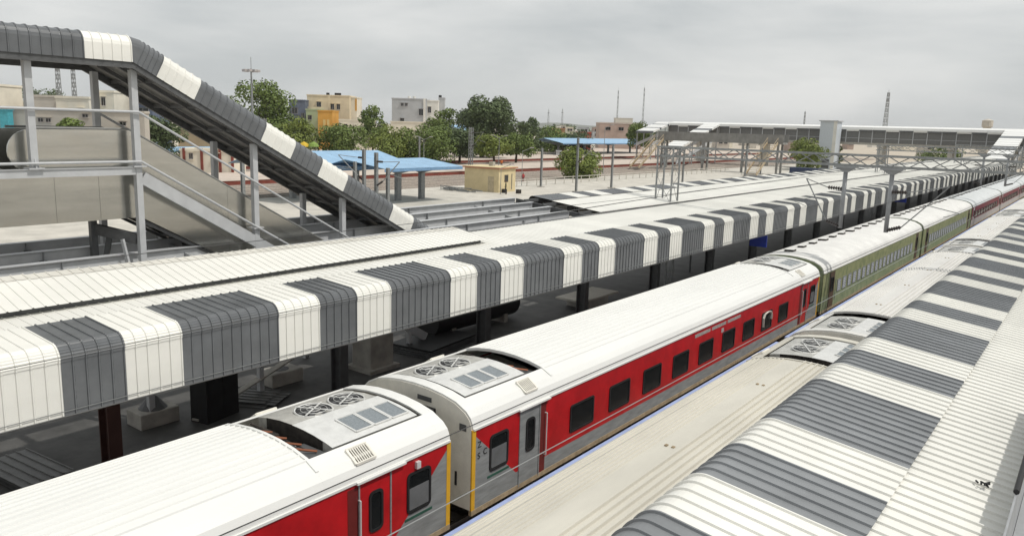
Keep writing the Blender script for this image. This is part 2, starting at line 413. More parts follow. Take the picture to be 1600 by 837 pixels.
        if kind in ('blue', 'pale'):
            yq = a0+1.6
            while yq < a1-1:
                for dx in (-.30, -.17): box('roof_fitting', (xc+dx, yq, zroof(.2)-.01), (xc+dx+.05, yq+.07, zroof(.2)+.02), TAN, rf)
                yq += 4.4
        for on, p, q in ((ends[0], y0+.25, a0+.02), (ends[1], a1-.02, y1-.25)):
            if on: B(MB().box((xc-1.18, p, 2.80), (xc+1.18, q, 2.90)), 'roof_well', UNDER)
        if ends[0]: kids.append(ac_unit(t, xc, y0+.30, a0, 1))
        if ends[1]: kids.append(ac_unit(t, xc, a1, y1-.30, -1))
        # shoulder vents
        for e, sg in ((y0, 1), (y1, -1)):
            yc_ = e+sg*2.1
            for sx in (1, -1):
                q0, q1 = Vector((xc+sx*1.27, 0, 3.225)), Vector((xc+sx*1.535, 0, 3.045)); nn = Vector((sx*.5, 0, .8)).normalized()*.02
                v = MB()
                for k in range(9):
                    y_ = yc_-.2+k*.05; o_ = Vector((0, y_, 0)); v.bar(q0+o_+nn, q1+o_+nn, .022, .03)
                for qq in (q0, q1): v.bar(qq+Vector((0, yc_-.22, 0))+nn, qq+Vector((0, yc_+.22, 0))+nn, .04, .04)
                for dy in (-.22, .22): v.bar(q0+nn+Vector((0, yc_+dy, 0)), q1+nn+Vector((0, yc_+dy, 0)), .04, .04)
                gr = v.build('vent_grille', CREAM, rf)
                MB().add([q0+Vector((0,yc_-.21,0))+nn*.55, q1+Vector((0,yc_-.21,0))+nn*.55, q1+Vector((0,yc_+.21,0))+nn*.55, q0+Vector((0,yc_+.21,0))+nn*.55], [(0,1,2,3)]).build('vent_opening', UNDER, rf)
    else:
        m = MB(); m.strip(P_(prof), y0+.03, y1-.03, th=.035); rf = B(m, 'roof', rm)
        k = int((y1-y0)/1.75)
        for i in range(k):   # roof ventilators on the far shoulder, bases coloured dark as the plates' shadow
            y_ = y0+1.2+i*1.75; zx = zroof(.36); hw = .14 if i % 3 else .2
            vv = MB().prism([(xc-.38-hw, zx-.05), (xc-.38+hw, zx-.02), (xc-.38+hw, zx+.075), (xc-.38-hw, zx+.055)], y_, y_+.50).build('roof_ventilator', UNDER, rf)
            MB().prism([(xc-.44-hw, zx+.060), (xc-.40+hw, zx+.082), (xc-.40+hw, zx+.105), (xc-.44-hw, zx+.083)], y_+.04, y_+.60).build('cover_plate', rm, vv)
    # drip moulding
    s = MB()
    for sx in (1, -1): s.box((xc+sx*1.62-.012, y0+.03, ZD-.012), (xc+sx*1.62+.028, y1-.03, ZD+.03))
    B(s, 'drip_moulding', rm if kind != 'blue' else BLUEP)
    if kind in ('blue', 'pale'):
        for sx in (1, -1):
            xa_ = sorted((xc+sx*1.57, xc+sx*1.69)); B(MB().box((xa_[0], y0+.04, 2.925), (xa_[1], y1-.04, 2.985)), 'gutter', BLUEP)
    # end walls, gangway
    for e, sg in ((y0, -1), (y1, 1)):
        m = MB(); pr = P_([(x*.985, z-.04) for x, z in prof]); pr = pr+[(xr-.03, ZB), (xl+.03, ZB)]
        m.prism(pr, e, e-sg*.05); ew = B(m, 'end_wall', CREAM if lhb else GREENL)
        B(MB().box((xc-.62, min(e, e+sg*.27), 1.15), (xc+.62, max(e, e+sg*.27), 3.0)), 'gangway_bellows', BLACK)
        B(MB().tube((xc, e, .95), (xc, e+sg*.3, .95), .12, 10), 'coupler', UNDER)
        if lhb:
            MB().box((xc+.1, e+sg*.002-.001, 3.10), (xc+.5, e+sg*.012+.001, 3.2)).build('vent_slot', STEELD, ew)
            MB().box((xc+1.28, e+sg*.002-.001, 2.72), (xc+1.46, e+sg*.012+.001, 2.86)).build('vent_slot', STEELD, ew)
            MB().box((xc+1.18, e+sg*.002-.001, 1.5), (xc+1.23, e+sg*.02+.001, 1.8)).build('cable_socket', BLACK, ew)
    # windows and doors on the camera side and the far side
    for X, s_ in ((xr, 1), (xl, -1)):
        if s_ < 0 and kind != 'red': continue
        if kind in ('red',):
            w0 = y0+3.60
            for i in range(9): ww = window(t, X, w0+1.83*i, w0+1.83*i+1.08, 1.62, 2.31, s=s_, rad=.07)
            if s_ > 0 and y0 > 5:
                cw = MB(); c_ = w0+1.83*7+.54; pts = [(c_-.42, 1.78), (c_-.44, 2.1), (c_-.3, 2.26), (c_, 2.30), (c_+.3, 2.26), (c_+.42, 2.12), (c_+.40, 1.95)]
                for a_, b_ in zip(pts, pts[1:]): cw.bar((X+.03, *a_), (X+.03, *b_), .09, .02)
                cw.build('taped_edge', CREAM, t)
            for e, sg in ((y0, 1), (y1, -1)):
                a, b = sorted((e+sg*.56, e+sg*1.19)); window(t, X, a, b, 1.70, 2.50, split=.62, s=s_)
                box('boarding_mark', (X-.004, a-.05, 1.575), (X+.006, b+.05, 1.625), mat('green_mark', (.03, .10, .07)), t) if s_ > 0 else None
                a, b = sorted((e+sg*1.62, e+sg*2.32))
                dm = RED if e == y1 else GREY
                d = box('door', (X-.03, a, 1.02), (X+.007, b, 2.71), dm, t); bevel(d, .006)
                dw = window(d, X+.007, a+.2, b-.17, 1.73, 2.50, s=s_, rad=.1)
                for yy in (a-.035, b+.005): box('door_frame', (X-.02, yy, 1.0), (X+.02, yy+.03, 2.73), GREY, d)
                q = b+.13 if sg > 0 else a-.13
                MB().box((X-.001, min(b+.035 if sg > 0 else a-.27, q+1), 1.0), (X+.004, (b+.27 if sg > 0 else a-.035), 2.70)).build('door_pocket', mat('door_pocket_maroon', (.16, .02, .018), .5), d)
                h = MB(); h.tube((X+.06, q+.10, 1.45), (X+.06, q+.10, 2.45), .016, 6); h.tube((X, q+.10, 1.45), (X+.06, q+.10, 1.45), .014, 6); h.tube((X, q+.10, 2.45), (X+.06, q+.10, 2.45), .014, 6)
                h.build('handrail', ALUW, d)
                st = MB(); st.box((X-.3, a, .80), (X+.03, b, .83)); st.box((X-.3, a, .55), (X+.03, b, .58)); st.build('step', GALV, d)
                box('rain_gutter', (X-.01, a-.1, 2.76), (X+.075, b+.35, 2.80), rm, t)
            if s_ > 0:
                for i in range(3): box('name_board', (X-.001, y0+10.55+i*1.28, 2.56), (X+.006, y0+11.7+i*1.28, 2.665), mat('name_board', (.42, .38, .36), .6, var=.25, scale=14), t)
                box('indicator_plate', (X-.001, y0+12.62, 2.33), (X+.008, y0+12.82, 2.47), PGREY, t)
        elif kind == 'green':
            nw = 19
            for i in range(nw):
                a = y0+2.35+i*(y1-y0-4.9)/nw; w = window(t, X, a, a+.62, 1.62, 2.22, fm=GALV, gm=GLASS, rad=.03)
                lv = MB()
                for k in range(6): lv.box((X+.012, a+.06, 1.67+k*.085), (X+.024, a+.56, 1.725+k*.085))
                lv.build('louvre', BARS, w)
            for e, sg in ((y0, 1), (y1, -1)):
                a, b = sorted((e+sg*1.05, e+sg*1.85)); d = box('door', (X-.03, a, 1.02), (X+.01, b, 2.70), BROWND, t)
                window(d, X+.01, a+.18, b-.18, 1.8, 2.45, rad=.05)
                MB().tube((X+.05, b+.08, 1.3), (X+.05, b+.08, 2.3), .015, 6).build('handrail', GALV, d)
        elif kind == 'maroon':
            for i in range(9):
                a = y0+2.3+i*(y1-y0-4.9)/9; window(t, X, a, a+1.5, 1.72, 2.3, fm=BLACK, rad=.03)
            for e, sg in ((y0, 1), (y1, -1)):
                a, b = sorted((e+sg*.75, e+sg*1.5)); d = box('door', (X-.03, a, 1.02), (X+.01, b, 2.70), PGREY, t)
                window(d, X+.01, a+.18, b-.18, 1.8, 2.45, rad=.05)
    # shift children so that the empty sits at the coach's base
    for ch in t.children: ch.location = off
    return t
XA, XB = -11.08, -5.24
GA, GB = 'coaches of the train beside the long canopy', 'pale roofed coaches beside the striped canopy edge'
c1 = coach('red coach with red door, black framed window and exposed rooftop air conditioner', -12.6, 10.70, XA, 'red', GA)
c2 = coach('red coach with grey door, nine dark windows and ribbed white roof', 11.35, 34.70, XA, 'red', GA)
for ch, yy, zz in (('S', 11.52, 2.12), ('C', 11.70, 2.16), ('Z', 11.52, 2.36)): letter(ch, c2, (XA+1.626-XA, yy-(11.35+34.70)/2, zz), .19, BLACK)
coach('green coach with louvred windows coupled to the red coach', 35.30, 57.6, XA, 'green', GA)
coach('green coach coupled between the other green coach and a maroon coach', 58.2, 80.5, XA, 'green', GA)
coach('maroon and grey coach coupled to the green coach', 81.1, 103.4, XA, 'maroon', GA)
coach('maroon and grey coach second behind the green coaches', 104.0, 126.3, XA, 'maroon', GA)
coach('maroon and grey coach third behind the green coaches', 126.9, 149.2, XA, 'maroon', GA)
coach('maroon and grey coach fourth behind the green coaches', 149.8, 172.1, XA, 'maroon', GA)
coach('coach with dirty cream ribbed roof and pale blue side beside the red coach', -1.6, 21.75, XB, 'blue', GB)
coach('coach with pale grey ribbed roof beside the green coaches', 22.4, 45.75, XB, 'pale', GB)
coach('coach with pale roof coupled beyond the grey roofed coach', 46.4, 69.75, XB, 'pale', GB)
coach('coach with pale roof beside the maroon coaches', 70.4, 93.75, XB, 'pale', GB)
MB().box((1.62, 10.70-(-12.6+10.70)/2-1.9+.95-.03, 2.55), (1.68, 10.70-(-12.6+10.70)/2-1.9+.95+.07, 2.68)).build('tail_lamp', ALUW, c1).location = (0, -(.0), 0)

# ------------------------------------------------------------------ ribbed sheet canopies
PITCH_R, NR = .218, 5; SW = PITCH_R*NR
def sheet_mesh(name, path, m, h=.027, lift=0.0, width=SW, th=.0, nr=NR):
    """trapezoidal sheet: ribs run along the path (x,z points), repeated across y"""
    prof = []
    pt = width/nr
    for i in range(nr):
        b = i*pt; prof += [(b, 0), (b+pt*.80, 0), (b+pt*.83, h), (b+pt*.93, h)]
    prof.append((width-.001, 0))
    k = len(path); nrm = []
    for i in range(k):
        a = path[max(0, i-1)]; b = path[min(k-1, i+1)]; dx, dz = b[0]-a[0], b[1]-a[1]; L = math.hypot(dx, dz)
        nrm.append((-dz/L, dx/L) if True else None)
    sg = 1
    vs = []; w = len(prof)
    for (x, z), (nx, nz_) in zip(path, nrm):
        if True:
            for y, hh in prof: vs.append((x+nx*(hh+lift)*sg, y, z+nz_*(hh+lift)*sg))
    fs = [(i*w+j, i*w+j+1, (i+1)*w+j+1, (i+1)*w+j) for i in range(k-1) for j in range(w-1)]
    return MB().add(vs, fs).mesh(name, m)
def arc(cx, cz, r, a0, a1, n_, crimp=0):
    return [(cx+(r+(crimp if i % 2 else 0))*math.cos(math.radians(a0+(a1-a0)*i/n_)), cz+(r+(crimp if i % 2 else 0))*math.sin(math.radians(a0+(a1-a0)*i/n_))) for i in range(n_+1)]
PAT = [1, 0, 1, 1, 0]     # dark, white, dark, dark, white
def isdark(k): return PAT[k % 5]
# ---- long canopy on the left
LC = thing('platform_canopy', 'long flat platform canopy with grey and white striped fascia beside the red train', 'canopy', (-17.5, 0, 0))
def LP(name, me, y): return put(name, me, LC, (17.5, y, 0))
zL = lambda x: 4.95+.06*(-13.85-x)
Y0L = 5.48-5*SW   # first sheet
path_e = [(-15.02, zL(-15.02)+.004), (-13.87, zL(-13.85)+.004)]+arc(-13.85, 4.70, .25, 82, 0, 14, .012)+[(-13.60, 4.665)]
path_f = [(-13.612, 4.72), (-13.612, 3.70)]
path_r = [(-17.42, zL(-17.42)-.03), (-14.9, zL(-14.9)-.03)]
zR = lambda x: 5.20+.112*(-17.5-x)
path_r2 = [(-20.3, zR(-20.3)), (-17.50, 5.20)]
path_e2 = [(-21.45, zR(-21.2)-.25)]+arc(-21.2, zR(-21.2)-.23, .25, 180, 96, 6)+[(-20.1, zR(-20.1)+.03)]
path_f2 = [(-21.438, 4.4), (-21.438, 5.4)]
def two(name, path, **k): return sheet_mesh(name, path, WHITE, **k), sheet_mesh(name, path, DARK, **k)
eL = two('eave_sheet', path_e, h=.022); fL = two('fascia_sheet', path_f, h=.022); rL = sheet_mesh('roof_sheet', path_r, WHITE, h=.013)
rL2 = sheet_mesh('roof_sheet', path_r2, WHITE, h=.011); eL2 = two('eave_sheet', path_e2, h=.011); fL2 = two('fascia_sheet', path_f2, h=.022)
NL = 160
for k in range(-5, NL):
    y = 5.48+k*SW; d = isdark(k)
    LP('eave_sheet', eL[d], y); LP('fascia_sheet', fL[d], y); LP('roof_sheet', rL, y)
    if y > 28.4:
        LP('roof_sheet', rL2, y); LP('eave_sheet', eL2[d], y); LP('fascia_sheet', fL2[d], y)
YE = 5.48+NL*SW
def lb(name, m, mb):
    o = mb.build(name, m, LC); o.location = (17.5, 0, 0); return o
lb('valley_gutter', STEELD, MB().box((-17.53, 19.5, 5.02), (-17.40, YE, 5.16)))
lb('edge_trim', GALV, MB().box((-13.594, .0, 3.80), (-13.586, YE, 3.812)))
for yy in (0,):
    lb('edge_beam', STEELD, MB().box((-13.80, 0, 3.95), (-13.70, YE, 4.15)))
    lb('edge_beam', STEELD, MB().box((-13.80, 0, 4.60), (-13.70, YE, 4.68)))
for i in range(29):   # columns and rafters
    y = 1.25+6.75*i
    m = MB(); m.box((-17.72, y-.15, .84), (-17.68, y+.15, 4.9)); m.box((-17.32, y-.15, .84), (-17.28, y+.15, 4.9)); m.box((-17.68, y-.02, .84), (-17.32, y+.02, 4.9))
    lb('column', mat('column_oxide_red', (.085, .040, .032), .7) if i in (1,) else STEELD, m)
    m = MB(); m.box((-17.4, y-.08, 4.66), (-13.8, y+.08, 4.84))
    m.bar((-17.5, y, 4.62), (-21.3, y, 5.28), .16, .22); lb('rafter', STEELD, m)
for x in (-14.6, -15.6, -16.6):
    lb('purlin', STEELD, MB().box((x-.05, 0, 4.80), (x+.05, YE, 4.90)))
for x in (-18.44, -19.44, -20.43, -21.40):   # bare beams where the far half has no sheets yet
    z = zR(x)-.05
    m = MB(); m.box((x-.10, -12, z-.02), (x+.10, 28.35, z)); m.box((x-.012, -12, z-.30), (x+.012, 28.35, z-.0205)); m.box((x-.10, -12, z-.32), (x+.10, 28.35, z-.3005))
    b = lb('beam', STEELL, m)
    for j in range(9):
        yy = -10+j*4.5; lbm = MB().box((x+.013, yy, z-.29), (x+.10, yy+.012, z-.021)); lbm.build('stiffener', STEEL, b)
for x in (-18.0, -19.9, -20.9):
    lb('purlin', STEELD, MB().box((x-.04, 28.42, zR(x)-.18), (x+.04, YE, zR(x)-.035)))
for x, y0_, y1_ in ((-18.9, -8, 12), (-19.95, 2, 26), (-20.9, -10, 9), (-20.95, 14, 27), (-18.95, 17, 27.5)):
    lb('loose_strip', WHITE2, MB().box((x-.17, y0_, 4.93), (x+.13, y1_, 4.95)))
for y_ in (-4, 3, 11, 20, 25): lb('tie_member', STEEL, MB().bar((-18.35, y_, zR(-18.4)-.25), (-21.3, y_+.4, zR(-21.3)-.25), .08, .10))
lb('end_beam', STEELD, MB().bar((-17.5, 28.46, 5.02), (-21.4, 28.46, 5.46), .08, .2))
# raised roof strip in front of the escalator
RS = thing('raised_roof', 'white ribbed raised roof strip between the long canopy and the escalator', 'roof', (-16.5, 8, 5))
z2 = lambda x: 5.17+.262*(-15.72-x)
r2m = sheet_mesh('roof_sheet', [(-1.28, 1.28*.262), (0, 0)], WHITE, h=.018)
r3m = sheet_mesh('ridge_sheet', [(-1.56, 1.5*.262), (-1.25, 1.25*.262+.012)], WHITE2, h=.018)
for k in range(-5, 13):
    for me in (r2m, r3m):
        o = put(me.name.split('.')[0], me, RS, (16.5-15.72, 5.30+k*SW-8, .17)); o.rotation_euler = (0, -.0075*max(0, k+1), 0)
MB().box((-16.0, .0, 5.02), (-15.9, 19.3, 5.15)).build('support_angle', STEELD, RS).location = (16.5, -8, -5)
MB().box((-17.0, .0, 5.0), (-16.92, 19.3, 5.28)).build('support_angle', STEELD, RS).location = (16.5, -8, -5)
# ---- striped canopy on the right
RC = thing('platform_canopy', 'ribbed platform canopy with broad grey stripes on white beside the pale roofed coaches', 'canopy', (-1.8, 0, 0))
zQ = lambda x: 4.90+.13*(-1.45-x)
pe = [(-3.36, 4.35), (-3.36, 4.80)]+arc(-3.06, zQ(-3.06)-.30, .30, 176, 82, 10)+[(-1.45, zQ(-1.45))]
pr_ = [(-1.62, zQ(-1.62)-.03), (-.37, zQ(-.37)-.03)]
DARKR = mat('sheet_grey_weathered', (.235, .245, .255), .4, var=.1, scale=1.5, rnd=.08, spec=.5)  # lighter grey for the striped sheets of the right canopy
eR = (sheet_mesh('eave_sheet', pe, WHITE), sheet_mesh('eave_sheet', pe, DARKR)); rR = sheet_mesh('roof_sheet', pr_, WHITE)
pr3 = [(-.36, zQ(-.37)-.03), (3.0, zQ(-.37)+.3)]; rR3 = sheet_mesh('roof_sheet', pr3, WHITE)
for k in range(-9, 66):
    y = 9.86+k*SW; d = isdark(k+2)
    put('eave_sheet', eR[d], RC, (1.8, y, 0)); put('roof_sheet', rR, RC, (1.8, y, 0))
    if y > 13.0: put('roof_sheet', rR3, RC, (1.8, y, 0))
def rb(name, m, mb):
    o = mb.build(name, m, RC); o.location = (1.8, 0, 0); return o
rb('edge_beam', STEELD, MB().box((-3.3, 0, 4.3), (-3.2, 82, 4.5)))
rb('upstand', STEEL, MB().box((-.355, 6, 4.5), (-.335, 13.6, 5.16)))  # added upright strip, its height set to cast the shadow on the roof
rb('top_rail', BLACK, MB().tube((-.345, 9.3, 5.19), (-.345, 13.6, 5.19), .03, 8))
rb('valley_gutter', STEEL, MB().box((-.33, -2, 4.45), (.35, 13.6, 4.52)))
for i in range(12):
    y = 4+6.75*i
    m = MB(); m.box((.55, y-.15, .84), (.85, y+.15, 4.44)); rb('column', STEELD, m)
    rb('rafter', STEELD, MB().box((-3.15, y-.08, 4.52), (-.4, y+.08, 4.66)))
# small crumpled bird-soiled scrap on the roof
random.seed(3)
m = MB()
for i in range(9):
    a = Vector((random.uniform(-.13, .13), random.uniform(-.07, .07), .02+random.uniform(0, .05))); m.tube(a, a+Vector((random.uniform(-.1, .1), random.uniform(-.08, .08), random.uniform(-.02, .03))), .022, 5)
sc = m.build('debris', BLACK); sc.scale = (.5, .5, .5); sc.location = (-.70, 10.2, zQ(-.7)+.01); tag(sc, 'small dark scrap lying on the white ribbed roof', 'debris')

# ------------------------------------------------------------------ escalator with its own shelter
ES = thing('escalator_shelter', 'steel framed shelter with striped sloping roof over the escalator', 'shelter', (-20, 10, 0))
def eb(name, m, mb, parent=None):
    o = mb.build(name, m, parent or ES)
    if parent is None: o.location = (20, -10, 0)
    return o
SL = .53; ANG = math.atan(SL)
pc = [(-18.68, 0), (-18.68, .30)]
sec = [(-21.34, .0), (-21.34, .36)]+arc(-21.14, .40, .20, 175, 95, 5)+arc(-18.93, .36, .25, 85, 4, 9, .004)+[(-18.68, .0)]
shS = two('roof_sheet', sec, h=.02)
sof = MB().add([(-21.30, 0, .05), (-18.72, 0, .05), (-18.72, SW-.004, .05), (-21.30, SW-.004, .05), (-21.30, 0, .08), (-18.72, 0, .08), (-18.72, SW-.004, .08), (-21.30, SW-.004, .08)],
     [(0,3,2,1),(4,5,6,7),(0,1,5,4),(1,2,6,5),(2,3,7,6),(3,0,4,7)]).mesh('soffit_panel', mat('soffit', (.36, .36, .35), .5, var=.1))
def place(me, name, y, z, rx):
    o = put(name, me, ES, (20, y-10, z)); o.rotation_euler = (rx, 0, 0); return o
YB, ZBn = 9.62, 10.02
cap = MB(); kk = len(sec)
cap.add([(x, YB-.015, ZBn+z+.004) for x, z in sec]+[(x, YB+(z+.004)*math.sin(ANG)+.015, ZBn+(z+.004)*math.cos(ANG)) for x, z in sec], [(i, i+1, i+1+kk, i+kk) for i in range(kk-1)])
eb('ridge_cap', DARK, cap)
for k in range(10):   # flat part
    y = YB-(k+1)*SW; d = isdark({0: 1, 1: 0, 2: 3}.get(k, k+2)) if k < 3 else isdark(4-k)
    d = [0, 1, 1, 0, 1, 0, 1, 1, 0, 1][k]
    place(shS[d], 'roof_sheet', y, ZBn, 0); place(sof, 'soffit_panel', y, ZBn, 0)
pats = [1, 0, 1, 1, 0, 1, 0, 1, 1, 0, 1]
s_ = 0.0; ca, sa = math.cos(ANG), math.sin(ANG)
for k, d in enumerate(pats):
    L = SW*.58 if k == 0 else SW
    o = place(shS[d], 'roof_sheet', YB+s_*ca, ZBn-s_*sa, -ANG); q = place(sof, 'soffit_panel', YB+s_*ca, ZBn-s_*sa, -ANG)
    if k == 0: o.scale = (1, .58, 1); q.scale = (1, .58, 1)
    s_ += L
zlow = lambda y: ZBn if y < YB else ZBn-(y-YB)*SL
YEND = YB+s_*ca
for x in (-18.76, -21.26):
    m = MB(); m.box((x-.05, -1.2, ZBn-.14), (x+.05, YB, ZBn+.03)); eb('eave_beam', STEELD, m)
    m = MB(); m.bar((x, YB, ZBn-.055), (x, YEND, zlow(YEND)-.055), .10, .15); eb('eave_beam', STEELD, m)
for x in (-19.5, -20.4):
    m = MB(); m.bar((x, YB, ZBn-.03), (x, YEND, zlow(YEND)-.03), .08, .10); eb('purlin', STEELD, m)
for i in range(9):
    y = YB+.7+i*1.1; m = MB(); m.bar((-21.2, y, zlow(y)-.02), (-18.8, y, zlow(y)-.02), .06, .09); eb('cross_member', STEELD, m)
POSTS = [(1.0, 0), (4.2, 0), (7.42, 0), (9.75, 1), (13.05, 1), (16.2, 1), (19.2, 1)]
for y, gnd in POSTS:
    zt = zlow(y)-.1
    for x, w in ((-19.0, .15), (-20.95, .15)):
        z0 = .84 if gnd else 7.54
        p = eb('post', STEELL, MB().box((x-w/2, y-w/2, z0), (x+w/2, y+w/2, zt)))
        if not gnd:
            pl = MB().box((x-.16, y-.16, 7.545), (x+.16, y+.16, 7.58)); pl.prism([(x-.14, 7.58), (x+.14, 7.58), (x+.075, 7.80), (x-.075, 7.80)], y-.012, y+.012); pl.build('base_plate', STEELL, p)
    if gnd and y < 17: 
        m = MB(); m.box((-19.16, y-.16, 7.545-max(0, (y-9.9)*.57)), (-18.84, y+.16, 7.58-max(0, (y-9.9)*.57)))
        eb('base_plate', STEELL, m)
for x in (-18.98, -20.98):
    m = MB(); m.box((x-.06, -1.2, 7.36), (x+.06, 9.66, 7.535)); m.box((x-.09, -1.2, 7.535), (x+.09, 9.66, 7.55)); eb('landing_beam', STEELL, m)
    m = MB(); m.bar((x, 9.84, 7.28), (x, 20.0, 7.28-.60*10.16), .10, .30); eb('stringer', STEELL, m)
for x in (-18.86, -21.08):
    for z, sl in ((8.87, .565), (7.68, .585)):
        m = MB(); m.tube((x, -1.2, z), (x, 9.78, z), .032, 8); m.tube((x, 9.78, z), (x, 17.6, z-sl*7.82), .032, 8); eb('handrail', STEELL, m)
m = MB(); m.box((-20.25, 9.05, 1.0), (-20.1, 9.2, 6.28)); eb('support_leg', STEELD, m)
m = MB(); m.bar((-20.2, 9.15, 5.95), (-19.1, 9.7, 5.75), .14, .26); eb('support_beam', STEELD, m)
m = MB(); m.bar((-20.1, 9.3, 4.9), (-19.95, 9.45, 5.9), .10, .12); eb('support_brace', STEELD, m)
m = MB(); m.bar((-19.05, 9.5, 4.7), (-19.3, 9.42, 5.75), .06, .08); eb('support_brace', STEELL, m)
m = MB(); m.box((-20.2, 6.2, 1.0), (-20.08, 6.3, 6.28)); eb('support_leg', STEEL, m)
EX = thing('escalator', 'stainless steel clad escalator running down under the striped shelter', 'escalator', (-20, 10, 0))
def xb(name, m, mb, smooth=False):
    o = mb.build(name, m, EX, smooth); o.location = (20, -10, 0); return o
def xpoly(pts, xa, xb_): return MB().prism(pts, xa, xb_, axis='x')
SE = .562
ztop = lambda y: 8.42 if y < 9.75 else 8.42-(y-9.75)*SE
zbot = lambda y: 6.26 if y < 9.95 else 6.26-(y-9.95)*SE
zmid = 7.42
for xa, xb_ in ((-19.38, -19.33), (-20.70, -20.65)):
    ys = [-1.2, .6, 2.0, 3.4, 4.8, 6.5, 7.95, 8.95, 9.95]
    for a, b in zip(ys, ys[1:]): xb('cladding_panel', STAIN, xpoly([(a+.003, 6.26), (b-.003, 6.26), (b-.003, zmid), (a+.003, zmid)], xa, xb_))
    rc = [(7.52+.49*math.cos(math.radians(t)), 7.925+.49*math.sin(math.radians(t))) for t in range(90, 271, 15)]
    xb('balustrade_panel', STAIN, xpoly(rc+[(9.95, 7.43), (9.95, ztop(9.95)), (9.75, 8.42)], xa, xb_))
    a = 9.956
    cuts = [9.956, 12.4, 14.9, 17.4, 19.9]
    for a, b in zip(cuts, cuts[1:]):
        mid = lambda y: zmid-(y-9.95)*SE
        if zbot(b) < .9: continue
        xb('cladding_panel', STAIN, xpoly([(a+.003, zbot(a)), (b-.003, zbot(b)), (b-.003, mid(b)-.003), (a+.003, mid(a)-.003)], xa, xb_))
        xb('balustrade_panel', STAIN, xpoly([(a+.003, mid(a)+.003), (b-.003, mid(b)+.003), (b-.003, ztop(b)), (a+.003, ztop(a))], xa, xb_))
    # black moving handrail on the balustrade
m = MB()
for x in (-19.355, -20.675):
    m = MB(); m.tube((x, 7.52, 8.45), (x, 9.75, 8.45), .03, 6); m.tube((x, 9.75, 8.45), (x, 19.5, 8.45-9.75*SE), .03, 6); xb('handrail', mat('handrail_grey', (.25, .25, .24), .5), m)
m = MB(); m.box((-20.64, -1.2, 6.30), (-19.39, 9.95, 7.2)); xb('step_chain_housing', UNDER, m)
m = MB(); m.prism([(9.95, 6.32), (18.2, 6.32-8.25*SE), (18.2, 7.0-8.25*SE), (9.95, 7.0)], -20.64, -19.39, axis='x'); xb('step_chain_housing', UNDER, m)
m = MB()
for i in range(14):
    y = 10.0+i*.55; m.bar((-20.6, y, zbot(y)-.02), (-19.4, y, zbot(y)-.02), .05, .06)
m.bar((-19.42, 9.9, 6.22), (-19.42, 18, 6.22-8.1*SE), .07, .08); m.bar((-20.6, 9.9, 6.22), (-20.6, 18, 6.22-8.1*SE), .07, .08); xb('truss', STEELD, m)

# ------------------------------------------------------------------ overhead line equipment
def lattice(mb, a, b, w, d, n_, r=.03, br=.018):
    """square lattice between a and b: w across x (or x/y), d the other way"""
    a = Vector(a); b = Vector(b); ax = (b-a).normalized()
    e1 = Vector((0,1,0)) if abs(ax.y) < .9 else Vector((1,0,0)); e2 = ax.cross(e1).normalized()
    cs = [e1*(s*w/2)+e2*(t*d/2) for s, t in ((-1,-1),(1,-1),(1,1),(-1,1))]
    for c in cs: mb.bar(a+c, b+c, r*2, r*2)
    for i in range(n_):
        p, q = a+(b-a)*(i/n_), a+(b-a)*((i+1)/n_)
        for k in range(4):
            c, c2 = cs[k], cs[(k+1) % 4]
            if i % 2: c, c2 = c2, c
            mb.bar(p+c, q+c2, br*2, br*2)
    return mb
def insulator(name, p, q, parent):
    p = Vector(p); q = Vector(q); m = MB(); n_ = 6
    for i in range(n_):
        a = p+(q-p)*(i/n_); b = p+(q-p)*((i+.6)/n_); m.tube(a, b, .095, 8, r2=.06)
    m.tube(p, q, .03, 6); return m.build(name, mat('insulator_brown', (.045, .035, .032), .3), parent)
GP = 'overhead line portals across the tracks'
def portal(Y, label, xl=-18.1, xr=.6, arms=(-9.42, -7.5), mast=True):
    t = thing('overhead_line_portal', label, 'portal', (xl, Y, 0), 0, GP); L = lambda v: (v[0]-xl, v[1]-Y, v[2])
    m = MB(); lattice(m, L((xl, Y, .84)), L((xl, Y, 7.95)), .8, .85, 5, .035, .009); m.build('lattice_mast', GALV, t)
    m = MB(); lattice(m, L((xr+.6, Y, .84)), L((xr+.6, Y, 7.95)), .75, .85, 12, .04, .02); m.build('lattice_mast', GALV, t)
    m = MB(); lattice(m, L((xl-.6, Y, 7.74)), L((xr+1.2, Y, 7.74)), .5, .46, 26, .045, .02); m.build('boom', GALV, t)
    for i, x in enumerate(arms):
        m = MB(); m.tube(L((x, Y, 4.68)), L((x, Y, 7.2)), .095, 12); a = m.build('drop_arm', STEEL, t, True)
        m = MB(); m.box(L((x-.46, Y-.28, 7.39)), L((x+.46, Y+.28, 7.46))); m.prism([(x-.42-xl, 7.39), (x+.42-xl, 7.39), (x+.11-xl, 7.2), (x-.11-xl, 7.2)], -.1, .1); m.build('arm_head', STEEL, a)
        s = -1 if i == 0 else 1; tx = -11.08 if i == 0 else -5.24
        b0 = Vector(L((x+s*.05, Y, 4.78))); b1 = Vector(L((x+s*.62, Y-.1, 4.98)))
        insulator('insulator', b0, b1, a)
        end = Vector(L((tx, Y-.1, 6.82)))
        m = MB(); m.tube(b1, end, .028, 6); br = m.build('bracket_tube', GALV, a)
        c0 = Vector(L((x+s*.1, Y, 6.45))); c1 = Vector(L((x+s*.7, Y-.08, 6.48))); insulator('insulator', c0, c1, a)
        m = MB(); m.tube(c1, end, .022, 6); m.build('stay_tube', GALV, a)
        mid = b1.lerp(end, .55); m = MB(); m.tube(mid, Vector(L((tx+s*.5, Y-.1, 5.75))), .018, 6); m.tube(Vector(L((tx+s*.5, Y-.1, 5.75))), Vector(L((tx-s*.1, Y-.1, 5.55))), .014, 6); m.build('register_arm', GALV, a)
    return t
portal(37, 'lattice overhead line portal with two hanging posts above the green coach')
